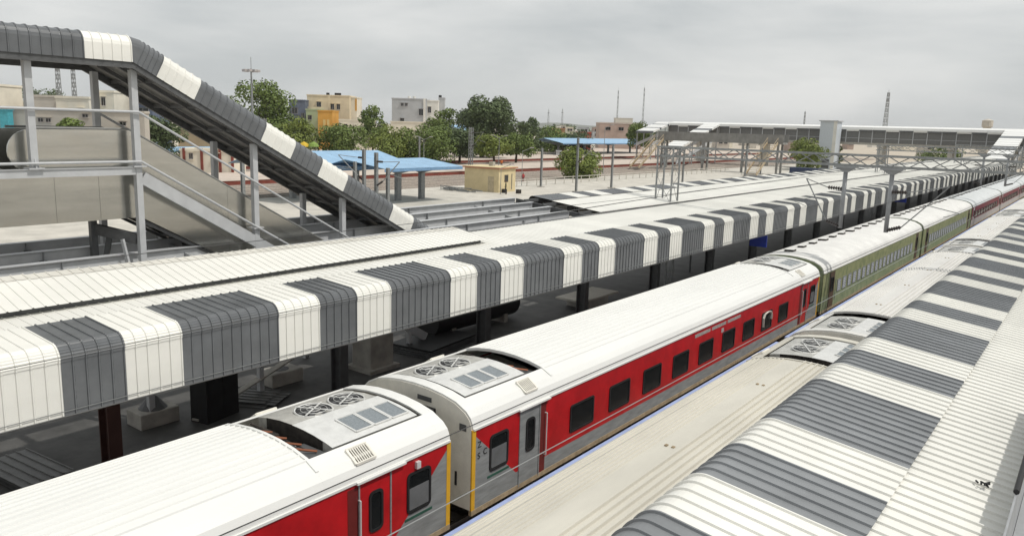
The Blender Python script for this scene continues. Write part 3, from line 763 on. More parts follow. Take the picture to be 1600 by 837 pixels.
portal(84, 'lattice overhead line portal crossing above the maroon coaches')
portal(132, 'lattice overhead line portal farthest along the maroon train, before the white footbridge')
WIRE = mat('wire_dark', (.06, .06, .06), .5, .3); WIREL = mat('wire_copper_grey', (.32, .33, .33), .4, .4)
def wire(label, pts, r=.006, m=WIRE, group='overhead wires along the tracks'):
    mb = MB()
    for p, q in zip(pts, pts[1:]): mb.tube(p, q, r, 5, caps=False)
    o = mb.build('overhead_wire', m); tag(o, label, 'wire', group); return o
wire('overhead contact wire strung above the red train', [(-11.08, -20, 5.5), (-11.08, 37, 5.5), (-11.08, 84, 5.5), (-11.08, 132, 5.5), (-11.08, 200, 5.5)])
wire('overhead contact wire strung above the pale roofed coaches', [(-5.30, -20, 5.49), (-5.3, 37, 5.5), (-5.3, 84, 5.5), (-5.3, 132, 5.5)])
wire('pale thin wire running low past the red coach windows', [(-5.55, -20, 4.52), (-5.55, 37, 4.50), (-5.9, 60, 4.6)], .007, WIREL)
def sag(x, spans, z, dz):
    pts = []
    for a, b in spans:
        for i in range(10): t = i/10; pts.append((x, a+(b-a)*t, z-dz*4*t*(1-t)))
    pts.append((x, spans[-1][1], z)); return pts
wire('sagging catenary wire above the red train', sag(-11.08, [(-10, 37), (37, 84), (84, 132), (132, 180)], 6.86, .06))
wire('sagging catenary wire above the pale roofed coaches', sag(-5.24, [(-10, 37), (37, 84), (84, 132)], 6.88, .06))
wire('feeder cable lying along the gutter of the long canopy', [(-17.3, 24, 5.42), (-17.5, 37, 5.62), (-17.9, 60, 5.75), (-17.9, 84, 5.9)], .018)
GM = 'overhead line masts in the yard'
def ground_at(px, py, z):
    d = fw+rr*((px-800)/F)-uu*((py-418.5)/F); t = (z-CH)/d.z; return CP+d*t
def hmast(px, pyb, pyt, label, zg=.4, arm=1, lat=False, D=None):
    if D: b = at(px, pyb, D); b.z = zg; h = at(px, pyt, D).z-zg
    else: b = ground_at(px, pyb, zg); D = (b-CP).dot(fw); h = (pyb-pyt)*D/F
    t = thing('overhead_line_mast', label, 'mast', b, 0, GM)
    m = MB(); w = .26
    if lat: lattice(m, (0,0,0), (0,0,h), .5, .5, 14, .05, .025)
    else: m.box((-w/2, -.12, 0), (-w/2+.02, .12, h)); m.box((w/2-.02, -.12, 0), (w/2, .12, h)); m.box((-w/2+.021, -.012, 0), (w/2-.021, .012, h))
    m.build('mast', GALV, t); box('footing', (-.4, -.4, -.4), (.4, .4, .12), CONC, t)
    if arm:
        s = arm; m = MB(); m.tube((s*.8, 0, h*.62), (s*3.0, -.3, h*.90), .04, 6); m.tube((s*.8, 0, h*.88), (s*3.0, -.3, h*.90), .03, 6); m.tube((s*1.7, 0, h*.72), (s*3.4, -.3, h*.68), .025, 6); m.build('bracket', GALV, t)
        insulator('insulator', (s*.15, 0, h*.56), (s*.8, 0, h*.62), t); insulator('insulator', (s*.15, 0, h*.88), (s*.8, 0, h*.88), t)
    return t
hmast(569, 297, 233, 'grey steel mast with bracket in front of the pale blue shed, nearer its tall end', arm=-1, D=68)
hmast(588, 303, 238, 'grey steel mast with bracket arm beside the shed post', arm=1, D=64)
hmast(900, 300, 216, 'grey steel mast in front of the lone leafy tree')
hmast(955, 294, 226, 'grey steel mast right beside the lone leafy tree', arm=0)
hmast(1066, 288, 235, 'grey steel mast with bracket arm behind the lattice portal mast', arm=1)
hmast(1164, 276, 228, 'grey steel mast behind the portal boom near the old stairs', arm=0)
hmast(1188, 273, 232, 'grey steel mast standing before the old bridge stairs', arm=0)
hmast(606, 300, 262, 'short grey mast stub behind the lower end of the sloping shelter', arm=0, D=66)
hmast(555, 300, 252, 'grey mast partly hidden by the sloping shelter roof', arm=-1, D=72)
hmast(380, 300, 246, 'grey steel mast seen below the sloping shelter between its posts', arm=0, D=60)
hmast(655, 262, 214, 'slender pole among the trees behind the pale blue shed', arm=0, zg=.84)
hmast(735, 268, 200, 'steel mast beside the dark trunk behind the cream cabin', arm=1, zg=.84, lat=True)
hmast(845, 292, 232, 'thin steel mast between the cabin and the lone tree', arm=0)
hmast(256, 240, 176, 'lattice mast seen through the escalator shelter', arm=0, lat=True)
hmast(415, 245, 186, 'lattice mast behind the sloping shelter roof beside the tall tree', arm=0, lat=True, zg=.84)
# yard lamp posts
def lamp(px, pyb, pyt, label, zg=.84, two=True, r=.07):
    b = ground_at(px, pyb, zg); D = (b-CP).dot(fw); h = (pyb-pyt)*D/F
    t = thing('lamp_post', label, 'lamp post', b, YAW, 'yard lamp posts')
    MB().tube((0,0,0), (0,0,h), r, 8, r2=r*.6).build('pole', GALV, t)
    for s in ((-1, 1) if two else (1,)):
        m = MB(); m.tube((0,0,h-.1), (s*1.3,0,h+.45), .04, 6); a = m.build('arm', GALV, t)
        MB().box((s*1.3-.3, -.12, h+.40), (s*1.3+.3, .12, h+.52)).build('lamp_head', PGREY, a)
lamp(662, 262, 218, 'twin arm lamp post in front of the trees behind the pale blue shed')
lamp(779, 264, 216, 'twin arm lamp post between the bushy trees beyond the cabin')
lamp(782, 303, 262, 'bare grey lamp pole standing right beside the cream cabin', zg=.4, two=False, r=.05)
lamp(815, 290, 236, 'thin grey lamp pole beyond the cabin', zg=.4, two=False, r=.05)
lamp(942, 272, 200, 'tall thin pole near the far blue shed', zg=.84, two=False)
# high mast light
b = ground_at(397, 262, 0); D = (b-CP).dot(fw); h = (262-112)*D/F
t = thing('high_mast_light', 'tall high mast floodlight pole rising beside the big tree', 'light mast', b)
MB().tube((0,0,0), (0,0,h), .32, 10, r2=.14).build('pole', GALV, t)
m = MB()
for i in range(12): a, c = math.pi*i/6, math.pi*(i+1)/6; m.tube((1.0*math.cos(a), 1.0*math.sin(a), h-.2), (1.0*math.cos(c), 1.0*math.sin(c), h-.2), .06, 5)
for i in range(3): a = math.pi*i/3; m.tube((-math.cos(a), -math.sin(a), h-.2), (math.cos(a), math.sin(a), h-.2), .05, 5)
m.tube((0,0,h), (0,0,h+2.0), .05, 6); m.build('lantern_ring', GALV, t)
for i in range(8):
    a = math.pi*i/4; MB().box((1.2*math.cos(a)-.28, 1.2*math.sin(a)-.28, h-.55), (1.2*math.cos(a)+.28, 1.2*math.sin(a)+.28, h-.15)).build('floodlight', PGREY, t)

# ------------------------------------------------------------------ things on the shaded platform
def pf(name, label, cat, mb, m, group=None):
    o = mb.build(name, m); tag(o, label, cat, group); return o
sh = mat('stacked_sheet', (.15, .15, .145), .5, var=.15)
t = thing('sheet_stack', 'stack of grey ribbed sheets lying on the dark platform beside a red brown column', 'sheet stack', (-18.4, 6.5, .84), .1)
sm = sheet_mesh('sheet', [(-1.0, 0), (1.0, 0)], sh, h=.03)
for k in range(5): put('sheet', sm, t, (random.uniform(-.04, .04), -.55+random.uniform(-.03, .03), .02+.035*k))
t = thing('sheet_stack', 'loose grey ribbed sheets lying on the platform beside the black cabinet', 'sheet stack', (-19.0, 12.5, .84), .5)
for k in range(3): put('sheet', sm, t, (random.uniform(-.2, .2), -.55+random.uniform(-.1, .1), .02+.04*k))
t = thing('cabinet', 'tall black cabinet standing under the striped canopy', 'cabinet', (-18.4, 11.2, .84), .2)
box('body', (-.3, -.55, 0), (.3, .55, 1.9), BLACK, t); box('door', (.3, -.5, .1), (.32, -.01, 1.8), BLACK, t); box('door', (.3, .01, .1), (.32, .5, 1.8), BLACK, t); box('top', (-.33, -.58, 1.9), (.33, .58, 1.95), BLACK, t)
t = thing('concrete_pillar', 'thick pale concrete pillar standing under the striped canopy', 'pillar', (-18.5, 17.0, .84))
bevel(box('shaft', (-.45, -.5, 0), (.45, .5, 3.6), CONC, t), .03); box('plinth', (-.6, -.65, 0), (.6, .65, .12), CONC, t)
t = thing('panel_stack', 'stack of dark flat panels on the platform beyond the concrete pillar', 'panel stack', (-18.8, 20.2, .84), .12)
for k in range(4): box('panel', (-.9, -1.5+.05*k, .07*k), (.9, 1.4+.03*k, .07*k+.06), BLACK if k > 2 else STEELD, t)
t = thing('tank', 'long dark cylindrical tank lying on the platform under the canopy', 'tank', (-19.5, 23.2, .84))
m = MB(); m.tube((0, -2.6, .75), (0, 2.4, .75), .62, 20); m.build('shell', BLACK, t, False); m = MB(); m.tube((0, 2.4, .75), (0, 2.6, .75), .62, 20, r2=.4); m.build('end_cap', BLACK, t)
for yy in (-1.6, 1.6): box('cradle', (-.5, yy-.12, 0), (.5, yy+.12, .35), CONC, t)
t = thing('plank', 'long pale plank propped over the loose sheets on the platform', 'plank', (-19.0, 12.9, .84))
MB().bar((.6, -2.3, .06), (-.35, 1.6, .75), .22, .05).build('board', CONC, t)
for i, (x, y, w, lab) in enumerate(((-19.5, 14.1, .8, 'low concrete box with a round hole beside the loose sheets'), (-19.2, 9.9, .75, 'low concrete footing with a flared stub pole under the canopy'), (-18.3, 30.0, 1.2, 'wide pale concrete bench slab on the platform under the canopy'))):
    t = thing('concrete_footing', lab, 'footing', (x, y, .84))
    bevel(box('block', (-w/2, -w*.7, 0), (w/2, w*.7, .42), CONC, t), .03)
    if i == 0: MB().tube((0,0,.30), (0,0,.425), .27, 16).build('hole', BLACK, t)
    if i == 1: MB().tube((0,0,.42), (0,0,.75), .36, 14, r2=.10).build('flare', STEELD, t); MB().tube((0,0,.75), (0,0,3.2), .07, 8).build('pole', STEELD, t)
    if i == 2: box('slab', (-w*.6, -w*1.3, .42), (w*.6, w*1.3, .5), CONCL, t)
t = thing('shade_lamp', 'dark mushroom shaped lamp on a thin post under the canopy', 'lamp', (-18.5, 41.4, .84))
MB().tube((0,0,0), (0,0,1.6), .06, 8).build('post', STEELD, t); MB().tube((0,0,1.15), (0,0,1.65), .15, 14, r2=.75).build('shade', STEELD, t)
t = thing('goods_heap', 'small heap of red and pale sacks on the platform under the canopy', 'sacks', (-18.5, 30.3, .84))
random.seed(12)
for i in range(6):
    m = MB(); a = Vector((random.uniform(-.4, .4), random.uniform(-.6, .6), .14+.12*(i > 3))); m.tube(a-Vector((0, .3, 0)), a+Vector((0, .3, 0)), .17, 10, r2=.13); m.build('sack', (mat('sack_red', (.40, .04, .05), .8), CONCL)[i % 2], t)
for y, lab in ((40.1, 'blue hanging board under the canopy edge above the green coach roof'), (74.5, 'blue hanging board farther along the canopy edge')):
    t = thing('hanging_sign', lab, 'sign', (-14.2, y, 2.95 if y < 50 else 3.25), 0, 'blue boards under the canopy')
    box('board', (-.45, -.04, 0), (.45, .04, .62), mat('sign_blue', (.03, .06, .42), .4), t)
    for s in (-.3, .3): MB().tube((s, 0, .62), (s, 0, 1.4), .012, 5).build('hanger', STEELD, t)

# ------------------------------------------------------------------ cabin, sheds
t = thing('cabin', 'cream painted cabin with flat red edged roof in the sandy yard', 'cabin', (-64.3, 79.6, .4), .12)
CRW = mat('cream_wall', (.66, .55, .33), .8, var=.08, scale=1)
box('wall', (-2.6, -2.0, 0), (2.6, 2.2, 3.0), CRW, t); r = box('roof', (-2.85, -2.25, 3.0), (2.85, 2.45, 3.12), mat('roof_edge_red', (.42, .16, .10), .8), t)
box('parapet', (-2.8, -2.2, 3.12), (2.8, 2.4, 3.2), CRW, r)
d = box('vent', (-.3, .2, 3.2), (.3, .8, 3.75), CONC, t)
w = box('window', (2.595, -.6, 1.3), (2.64, .3, 2.2), BROWND, t); box('pane', (2.641, -.55, 1.35), (2.65, .25, 2.15), GLASS, w)
d = box('door', (1.0, -2.03, 0), (1.9, -1.995, 2.0), mat('door_cream', (.5, .42, .28), .6), t)
MB().tube((2.66, 1.2, .3), (2.66, 1.2, 2.3), .05, 6).build('pipe', GALV, t)
for i in range(2):
    o = box('dark_bin', (0,0,0), (.5, .5, .5), UNDER); o.location = (-61.2+1.6*i, 78.2+.9*i, .4); tag(o, ('dark bin at the cabin corner nearest the pile of bars', 'dark bin at the cabin wall right of the person')[i], 'bin')
m = MB()
for i in range(26):
    a = Vector((random.uniform(-2.6, 2.6), random.uniform(-.8, .8), random.uniform(.05, .5))); d_ = Vector((random.uniform(1, 2.5), random.uniform(-.6, .6), random.uniform(-.1, .1))); m.bar(a-d_/2, a+d_/2, .09)
o = m.build('bar_pile', GALV); o.location = (-65.5, 75.2, .4); tag(o, 'untidy pile of steel bars on the sand in front of the cabin', 'bar pile')
def shed(label, x0, x1, y0, y1, ze, zr, cols, name='blue_shed', zg=.4, off=.5):
    t = thing(name, label, 'shed', ((x0+x1)/2, (y0+y1)/2, zg)); cx, cy = (x0+x1)/2, (y0+y1)/2; xm = x0+(x1-x0)*off
    L = lambda x, y, z: (x-cx, y-cy, z-zg)
    k = int((y1-y0)/2.0)
    for i in range(k):
        a, b = y0+(y1-y0)*i/k, y0+(y1-y0)*(i+1)/k-.02
        for xa, xe in ((xm, x1), (xm, x0)):
            m = MB(); m.add([L(xa, a, zr), L(xe, a, ze), L(xe, b, ze), L(xa, b, zr), L(xa, a, zr-.05), L(xe, a, ze-.05), L(xe, b, ze-.05), L(xa, b, zr-.05)], [(0,1,2,3),(7,6,5,4),(0,4,5,1),(1,5,6,2),(2,6,7,3),(3,7,4,0)])
            m.build('roof_panel', BLUER, t)
    MB().box(L(x1-.03, y0, ze-.35), L(x1+.03, y1, ze-.06)).build('fascia', BLUED, t)
    for y in cols:
        m = MB(); m.box(L(cx-.25, y-.3, zg), L(cx+.25, y+.3, ze-.9)); c = m.build('column', GALV, t)
        m = MB(); m.prism([(-.25, ze-.9-zg), (.25, ze-.9-zg), ((x1-x0)*.42, ze-.06-zg), (-(x1-x0)*.42, ze-.06-zg)], y-cy-.25, y-cy+.25); m.build('bracket', GALV, c)
    return t
shed('pale blue pitched shed roof in the yard behind the sloping shelter', -76, -64.5, 49, 66, 4.0, 5.45, (53, 62), off=.45)
shed('lower pale blue shed roof ending beside the cream cabin', -66.0, -57.5, 54.5, 66.3, 4.25, 4.9, (60.5, 64.2), off=.3)
shed('long blue roofed platform shed far behind the lone tree', -142, -128, 192, 252, 4.3, 5.6, (200, 215, 230, 245), zg=.84)
shed('small pale blue shed roof between the bushy trees', -190, -178, 205, 222, 7.0, 8.6, (210, 218), zg=0)
shed('bright blue roofed shed seen through the escalator shelter', -132, -122, 44, 84, 3.3, 3.7, (50, 60, 70, 80), zg=.84)

# ------------------------------------------------------------------ trees
rng = np.random.default_rng(11)
def leaf_mesh(name, clumps, n_, size, m):
    C_ = np.array([c[:3] for c in clumps]); Rr = np.array([c[3] for c in clumps]); w = Rr**2/np.sum(Rr**2)
    idx = rng.choice(len(clumps), n_, p=w)
    d = rng.normal(size=(n_, 3)); d /= np.linalg.norm(d, axis=1)[:, None]
    rad = Rr[idx]*(.55+.5*rng.random(n_)**.5)
    p = C_[idx]+d*rad[:, None]*np.array([1, 1, .82])
    nrm = d+rng.normal(size=(n_, 3))*.55; nrm[:, 2] += .25; nrm /= np.linalg.norm(nrm, axis=1)[:, None]
    a = np.cross(nrm, rng.normal(size=(n_, 3))); a /= np.linalg.norm(a, axis=1)[:, None]; b = np.cross(nrm, a)
    s = size*(.6+.8*rng.random(n_))[:, None]
    v = np.stack([p-a*s*.5, p+b*s*.33, p+a*s*.5, p-b*s*.33], 1).reshape(-1, 3)
    me = bpy.data.meshes.new(name); me.vertices.add(len(v)); me.vertices.foreach_set('co', v.ravel())
    me.loops.add(4*n_); me.loops.foreach_set('vertex_index', np.arange(4*n_)); me.polygons.add(n_)
    me.polygons.foreach_set('loop_start', np.arange(n_)*4); me.polygons.foreach_set('loop_total', np.full(n_, 4)); me.materials.append(m); me.update(calc_edges=True); return me
GT = 'trees beyond the station yard'
def tree(label, base, h, w, m, n_=5200, size=.42, trunk=.3, low=.25, name='broadleaf_tree', seed=0):
    random.seed(seed+int(base.x*7)); t = thing(name, label, 'tree', base, 0, GT)
    tr = MB(); tr.tube((0,0,-.3), (random.uniform(-.2,.2), 0, h*.45), trunk, 8, r2=trunk*.6)
    clumps = []; k = 26
    for i in range(k):
        a = random.uniform(0, 2*math.pi); u = random.uniform(low, .9); rmax = w/2*math.sin(math.pi*min(1, max(.12, (u-low*.6)/(1.06-low*.6))))**.7
        r = rmax*random.uniform(.35, .82); cr = random.uniform(.13, .22)*w*(1.05-.35*u)
        c = (r*math.cos(a), r*math.sin(a), h*u); clumps.append((*c, cr))
        if i % 2 == 0: tr.tube((0, 0, h*min(.42, u*.6)), (c[0]*.85, c[1]*.85, c[2]), trunk*.35, 6, r2=.04)
    clumps += [(random.uniform(-.1,.1)*w, random.uniform(-.1,.1)*w, h*.86, w*.15), (0, 0, h*.62, w*.26)]
    tr.build('trunk', BARK, t); put('crown', leaf_mesh('crown', clumps, n_, size, m), t)
    return t
def tree_px(label, px, pyb, pyt, wpx, m, zg=.0, D=None, **k):
    if D is None: b = ground_at(px, pyb, zg); D = (b-CP).dot(fw)
    else: b = at(px, 400, D); b.z = zg
    top = at(px, pyt, D).z
    k['n_'] = int(k['n_']*1.25)
    return tree(label, b, top-zg, wpx*D/F*1.28, m, **k)
tree_px('dark green tall tree beside the high mast floodlight', 420, 0, 132, 100, LEAFA, D=185, n_=8500, size=.62, low=.12)
tree_px('small green tree in front of the tall one beside the floodlight', 470, 0, 186, 60, LEAFC, D=178, n_=4200, size=.5, low=.1)
tree_px('bushy green tree in front of the orange fronted house', 535, 0, 196, 72, LEAFA, D=180, n_=5200, size=.5, low=.1)
tree_px('round topped green tree before the cream wall', 583, 0, 162, 52, LEAFA, D=196, n_=4200, size=.5, low=.3)
tree_px('rounded green tree right behind the pale blue sheds', 612, 0, 197, 76, LEAFC, D=172, n_=5600, size=.46, low=.1)
tree_px('broad green tree before the grey building', 668, 0, 197, 82, LEAFA, D=170, n_=5600, size=.46, low=.12)
tree_px('dark bushy tree with visible trunk behind the shed end', 718, 252, 202, 62, LEAFB, zg=.84, n_=5000, size=.46, low=.3)
tree_px('tree growing beside the grey building and the water tank', 690, 0, 168, 48, LEAFA, D=210, n_=3800, size=.55, low=.2)
tree_px('very large dark grey green tree standing above all others', 749, 0, 149, 88, LEAFB, D=200, n_=12000, size=.6, low=.22, trunk=.6)
tree_px('spreading olive green tree with a forked trunk', 772, 256, 212, 52, LEAFC, zg=.84, n_=4600, size=.42, low=.42)
tree_px('spreading olive green tree with a leaning trunk', 806, 252, 210, 56, LEAFA, zg=.84, n_=4600, size=.44, low=.42)
tree_px('narrow dark tree beyond the forked one', 822, 0, 180, 36, LEAFB, D=240, n_=3600, size=.6, low=.15)
tree_px('low green tree behind the far blue shed roof', 855, 0, 200, 62, LEAFA, D=262, n_=3600, size=.6, low=.1)
tree_px('small green tree beside the far orange building', 897, 0, 203, 44, LEAFB, D=262, n_=2600, size=.6, low=.1)
tree_px('lone leafy yellowish green tree growing between the yard masts', 905, 279, 232, 62, LEAFC, zg=.3, n_=6000, size=.34, low=.12, trunk=.18)
tree_px('green flat topped tree at the left end of the white footbridge', 986, 0, 190, 42, LEAFA, D=235, n_=4200, size=.5, low=.3)
tree_px('rounded green tree under the white footbridge', 1248, 0, 216, 50, LEAFC, D=190, n_=4200, size=.45, low=.15)
tree_px('low green tree under the footbridge by the lift tower', 1284, 0, 226, 36, LEAFA, D=200, n_=3200, size=.45, low=.15)
tree_px('green tree seen below the footbridge beyond the canopy', 1450, 0, 226, 50, LEAFA, D=230, n_=3000, size=.5, low=.1)
tree_px('dark tree behind the escalator beside the pale walls', 128, 0, 178, 46, LEAFA, D=112, n_=3800, size=.36, low=.1)
tree_px('large dark bush beyond the escalator near the lattice mast', 255, 0, 182, 84, LEAFB, D=125, n_=6000, size=.4, low=.08)
tree_px('distant grey green trees above the low pale houses', 85, 0, 141, 66, LEAFB, D=330, n_=4000, size=.8, low=.1)
tree_px('distant tree behind the low house and the first post', 30, 0, 146, 30, LEAFB, D=320, n_=2500, size=.8, low=.1)
random.seed(5)
for i in range(26):  # distant scattered trees towards the horizon
    px = random.uniform(780, 1240); D = random.uniform(420, 900)
    tree_px('far hazy tree in the town below the distant hills', px, 0, 196+(px-800)*.029-random.uniform(-4, 5), random.uniform(14, 30), LEAFB, D=D, n_=700, size=1.6, low=.05)

# ------------------------------------------------------------------ buildings
def wm(name, c, **k): return mat(name, c, .85, var=.09, scale=.35, **k)
def house(label, px, pyt, D, wpx, dep, m, wins=(), floors=1, rot=None, roofm=None, extra=None, cat='building', name='house', parapet=True):
    b = at(px, 400, D); b.z = 0; w = wpx*D/F; h = at(px, pyt, D).z
    t = thing(name, label, cat, b, YAW if rot is None else rot)
    box('wall', (-w/2, 0, 0), (w/2, dep, h-.35), m, t)
    r = box('roof', (-w/2-.12, -.12, h-.35), (w/2+.12, dep+.12, h-.2), roofm or m, t)
    if parapet:
        for a, c in (((-w/2-.1, -.1, h-.2), (w/2+.1, .08, h)), ((-w/2-.1, dep-.08, h-.2), (w/2+.1, dep+.1, h)), ((-w/2-.1, .08, h-.2), (-w/2+.1, dep-.08, h)), ((w/2-.1, .08, h-.2), (w/2+.1, dep-.08, h))): box('parapet', a, c, m, r)
    for (fx, fz, ww, wh) in wins:   # fractions of width, metres below the top
        x = -w/2+fx*w; z = h-fz
        f = MB(); f.box((x-ww/2-.07, -.05, z-wh/2-.07), (x+ww/2+.07, -.03, z-wh/2)); f.box((x-ww/2-.07, -.05, z+wh/2), (x+ww/2+.07, -.03, z+wh/2+.07)); f.box((x-ww/2-.07, -.05, z-wh/2), (x-ww/2, -.03, z+wh/2)); f.box((x+ww/2, -.05, z-wh/2), (x+ww/2+.07, -.03, z+wh/2)); f.box((x-.03, -.05, z-wh/2), (x+.03, -.03, z+wh/2))
        f = f.build('window', PGREY, t); box('pane', (x-ww/2, -.028, z-wh/2), (x+ww/2, -.004, z+wh/2), GLASS, f)
        box('sill', (x-ww/2-.15, -.18, z-wh/2-.15), (x+ww/2+.15, -.002, z-wh/2-.075), m, f)
        box('sunshade', (x-ww/2-.2, -.45, z+wh/2+.15), (x+ww/2+.2, -.002, z+wh/2+.22), m, f)
    if extra: extra(t, w, dep, h)
    return t
def tanks(t, w, d, h, xs=(-.05, .2, .3), m=BLACK):
    for x in xs: MB().tube((x*w, d*.4, h-.2), (x*w, d*.4, h+.75), .5, 10).build('water_tank', m, t)
BEI = wm('wall_beige', (.70, .60, .43)); WHI = wm('wall_white', (.76, .74, .68)); CRE = wm('wall_cream', (.76, .70, .58)); GRY = wm('wall_grey', (.46, .47, .48)); SLA = wm('wall_slate_blue', (.13, .15, .20)); ORA = wm('wall_orange', (.62, .33, .07)); PNK = wm('wall_pink_brown', (.42, .32, .27)); TAU = wm('wall_taupe', (.52, .48, .42)); GRN = wm('wall_pale_green', (.38, .44, .28)); YLW = wm('wall_yellow', (.68, .52, .22))
house('dark slate blue house wall beside the beige house', 469, 157, 236, 24, 9, SLA, [(.35, 3.2, 1.6, 1.6), (.4, 7.6, 1.6, 1.6), (.85, 5, .9, 2.2)])
house('large beige flat roofed house with three black water tanks', 516, 150, 240, 64, 10, BEI, [(.28, 3.0, 1.2, 1.7), (.60, 3.4, .9, 1.5), (.74, 3.4, .9, 1.5), (.3, 7.2, 1.2, 1.6)], extra=lambda t, w, d, h: (tanks(t, w, d, h, (-.08, .12, .2)), box('balcony_slab', (-w*.5, -1.2, h-4.7), (w*.05, -.01, h-4.5), BEI, t), box('balcony_wall', (-w*.5, -1.2, h-4.5), (w*.05, -1.05, h-3.6), BEI, t), box('column', (w*.02, -1.2, h-4.5), (w*.06, -1.0, h-.35), BEI, t)))
house('cream side wing of the beige house with brown corner', 549, 153, 242, 20, 8, CRE, [(.4, 3, .8, 1.4)], extra=lambda t, w, d, h: box('brown_corner', (w/2-.5, -.06, h-4), (w/2+.05, -.001, h-.5), ORA, t))
house('narrow orange fronted house with pale patterned facade', 511, 173, 228, 22, 8, ORA, [(.55, 5.0, .9, 1.2)], extra=lambda t, w, d, h: [box('facade_panel', (-.6+1.1*i, -.08, h-8.8), (-.6+1.1*i+.7, -.001, h-2.6), YLW, t) for i in range(2)])
house('pale green house wall behind the orange fronted house', 492, 171, 233, 20, 8, GRN, [(.3, 2.5, 1, 1.2)])
house('low cream wall and annex before the beige house', 556, 187, 226, 48, 8, CRE, [(.2, 2, 1, 1.2)])
house('grey three storey block with pale corner columns', 638, 155, 255, 52, 11, GRY, [(.30, 2.0, .8, .8), (.42, 2.0, .8, .8), (.85, 4.2, 1.3, 1.9), (.3, 7, 1.2, 1.4)], extra=lambda t, w, d, h: (box('column', (w/2-.9, -.25, 0), (w/2-.2, -.001, h), WHI, t), tanks(t, w, d, h, (-.05, .1), WHI)))
house('white side of the grey block with dark window', 672, 158, 257, 20, 9, WHI, [(.35, 3.0, .9, 1.8)])
house('dark grey stair tower carrying a tank on the white roof', 687, 154, 260, 9, 3, GRY, [], extra=lambda t, w, d, h: tanks(t, w, d, h, (-.3,), BLACK), name='stair_tower')
house('low white wall in front of the grey block', 640, 190, 232, 60, 6, CRE, [(.5, 3, 1, 1)])
house('cream tower house with one dark window behind the first shelter post', 5, 133, 128, 30, 6, CRE, [(.68, 3.0, 1.0, 1.1)])
house('low white flat house behind the handrail', 45, 158, 135, 52, 6, WHI, [(.3, 1.5, .7, .7), (.8, 1.5, .7, .7)])
house('taupe plastered house with blank wall behind the handrail', 88, 150, 130, 34, 7, TAU, [(.5, 4.2, .9, .5)])
house('pale cream long house behind the second shelter post', 130, 152, 129, 50, 7, CRE, [(.25, 2.6, .8, .5), (.75, 2.2, .8, .5)])
house('white two storey house with a single dark window', 177, 143, 132, 32, 7, CRE, [(.5, 1.8, .6, 1.3), (.2, 3.6, .6, .6)])
house('grey house wall behind the sloping shelter', 203, 149, 138, 22, 7, GRY, [(.4, 4, .8, .8)])
house('slate blue house with bold white window frames behind the sloping shelter', 236, 157, 136, 28, 7, SLA, [(.5, 2.2, 1.8, 1.6), (.3, 4.6, 1.2, .8)], extra=lambda t, w, d, h: [box('white_band', (-w/2-.05, -.15, z), (w/2+.05, -.001, z+.25), WHI, t) for z in (h-.6, h-3.6)])
house('taupe boundary wall with small openings beyond the escalator', 120, 171, 118, 235, 1.5, TAU, [(.08, 1.5, .8, .5), (.33, 1.7, .7, .5), (.38, 1.7, .7, .5), (.62, .9, .8, .4), (.86, 1.9, .9, .5)], name='boundary_wall', cat='wall')
t = house('teal awning on the pale wall beside the first shelter post', 17, 169, 116, 28, 1.2, mat('teal_awning', (.08, .38, .44), .6), [], name='awning', cat='awning', parapet=False)
house('sandy brown house behind the bush through the escalator shelter', 322, 178, 150, 70, 8, wm('wall_sand', (.50, .40, .26)), [(.5, 2.4, 1.0, 1.0), (.2, 2.4, 1.0, 1.0)])
house('low cream house with red pillars beyond the escalator', 330, 232, 118, 82, 5, CRE, [(.2, 1.1, .5, .8), (.7, 1.1, .5, .8)], extra=lambda t, w, d, h: [box('red_pillar', (-w/2+x*w, -.2, 0), (-w/2+x*w+.35, -.001, h+.1), BRICKR, t) for x in (.05, .38, .72, .95)])
house('orange house among far trees above the blue shed', 866, 200, 270, 18, 7, mat('wall_terracotta', (.52, .28, .15), .85), [])
house('low pinkish workshop with pale roof left of the white footbridge', 960, 192, 330, 66, 14, PNK, [(.2, 2.5, 2, 1.2), (.5, 2.5, 2, 1.2), (.8, 2.5, 2, 1.2)], roofm=WHI)
house('small house with a red front near the far workshop', 905, 206, 300, 20, 8, mat('wall_red', (.40, .09, .06), .8), [])
house('dark roofed shelter on top of the far workshop', 964, 184, 340, 26, 6, TAU, [], parapet=False)
house('purple grey kiosk column under the far blue shed', 867, 234, 232, 8, 2, GRY, [], name='kiosk')
house('cream hut under the far blue shed', 833, 236, 236, 14, 4, CRE, [(.5, 1.2, .9, 1.0)], name='hut')
random.seed(9)
for i in range(34):
    px = random.uniform(790, 1010); D = random.uniform(430, 1000); m = random.choice((WHI, TAU, PNK, GRY, CRE))
    o = house(f'far tiny {m.name.split("_", 1)[1].replace("_", " ")} house in the hazy town below the hills', px, 196+(px-800)*.029-random.uniform(-7, 3), D, random.uniform(7, 16), 9, m, [(.3, 2, 1.4, 1.4), (.7, 2, 1.4, 1.4)], parapet=False); o['group'] = 'far houses of the town'
for i in range(26):
    px = random.uniform(1040, 1620); D = random.uniform(330, 700); m = random.choice((WHI, TAU, PNK, CRE))
    o = house(f'tiny {m.name.split("_", 1)[1].replace("_", " ")} house glimpsed beneath the white footbridge', px, 196+(px-800)*.029+random.uniform(2, 9), D, random.uniform(8, 22), 9, m, [(.3, 2, 1.4, 1.4), (.7, 2, 1.4, 1.4)], parapet=False); o['group'] = 'houses beneath the footbridge'
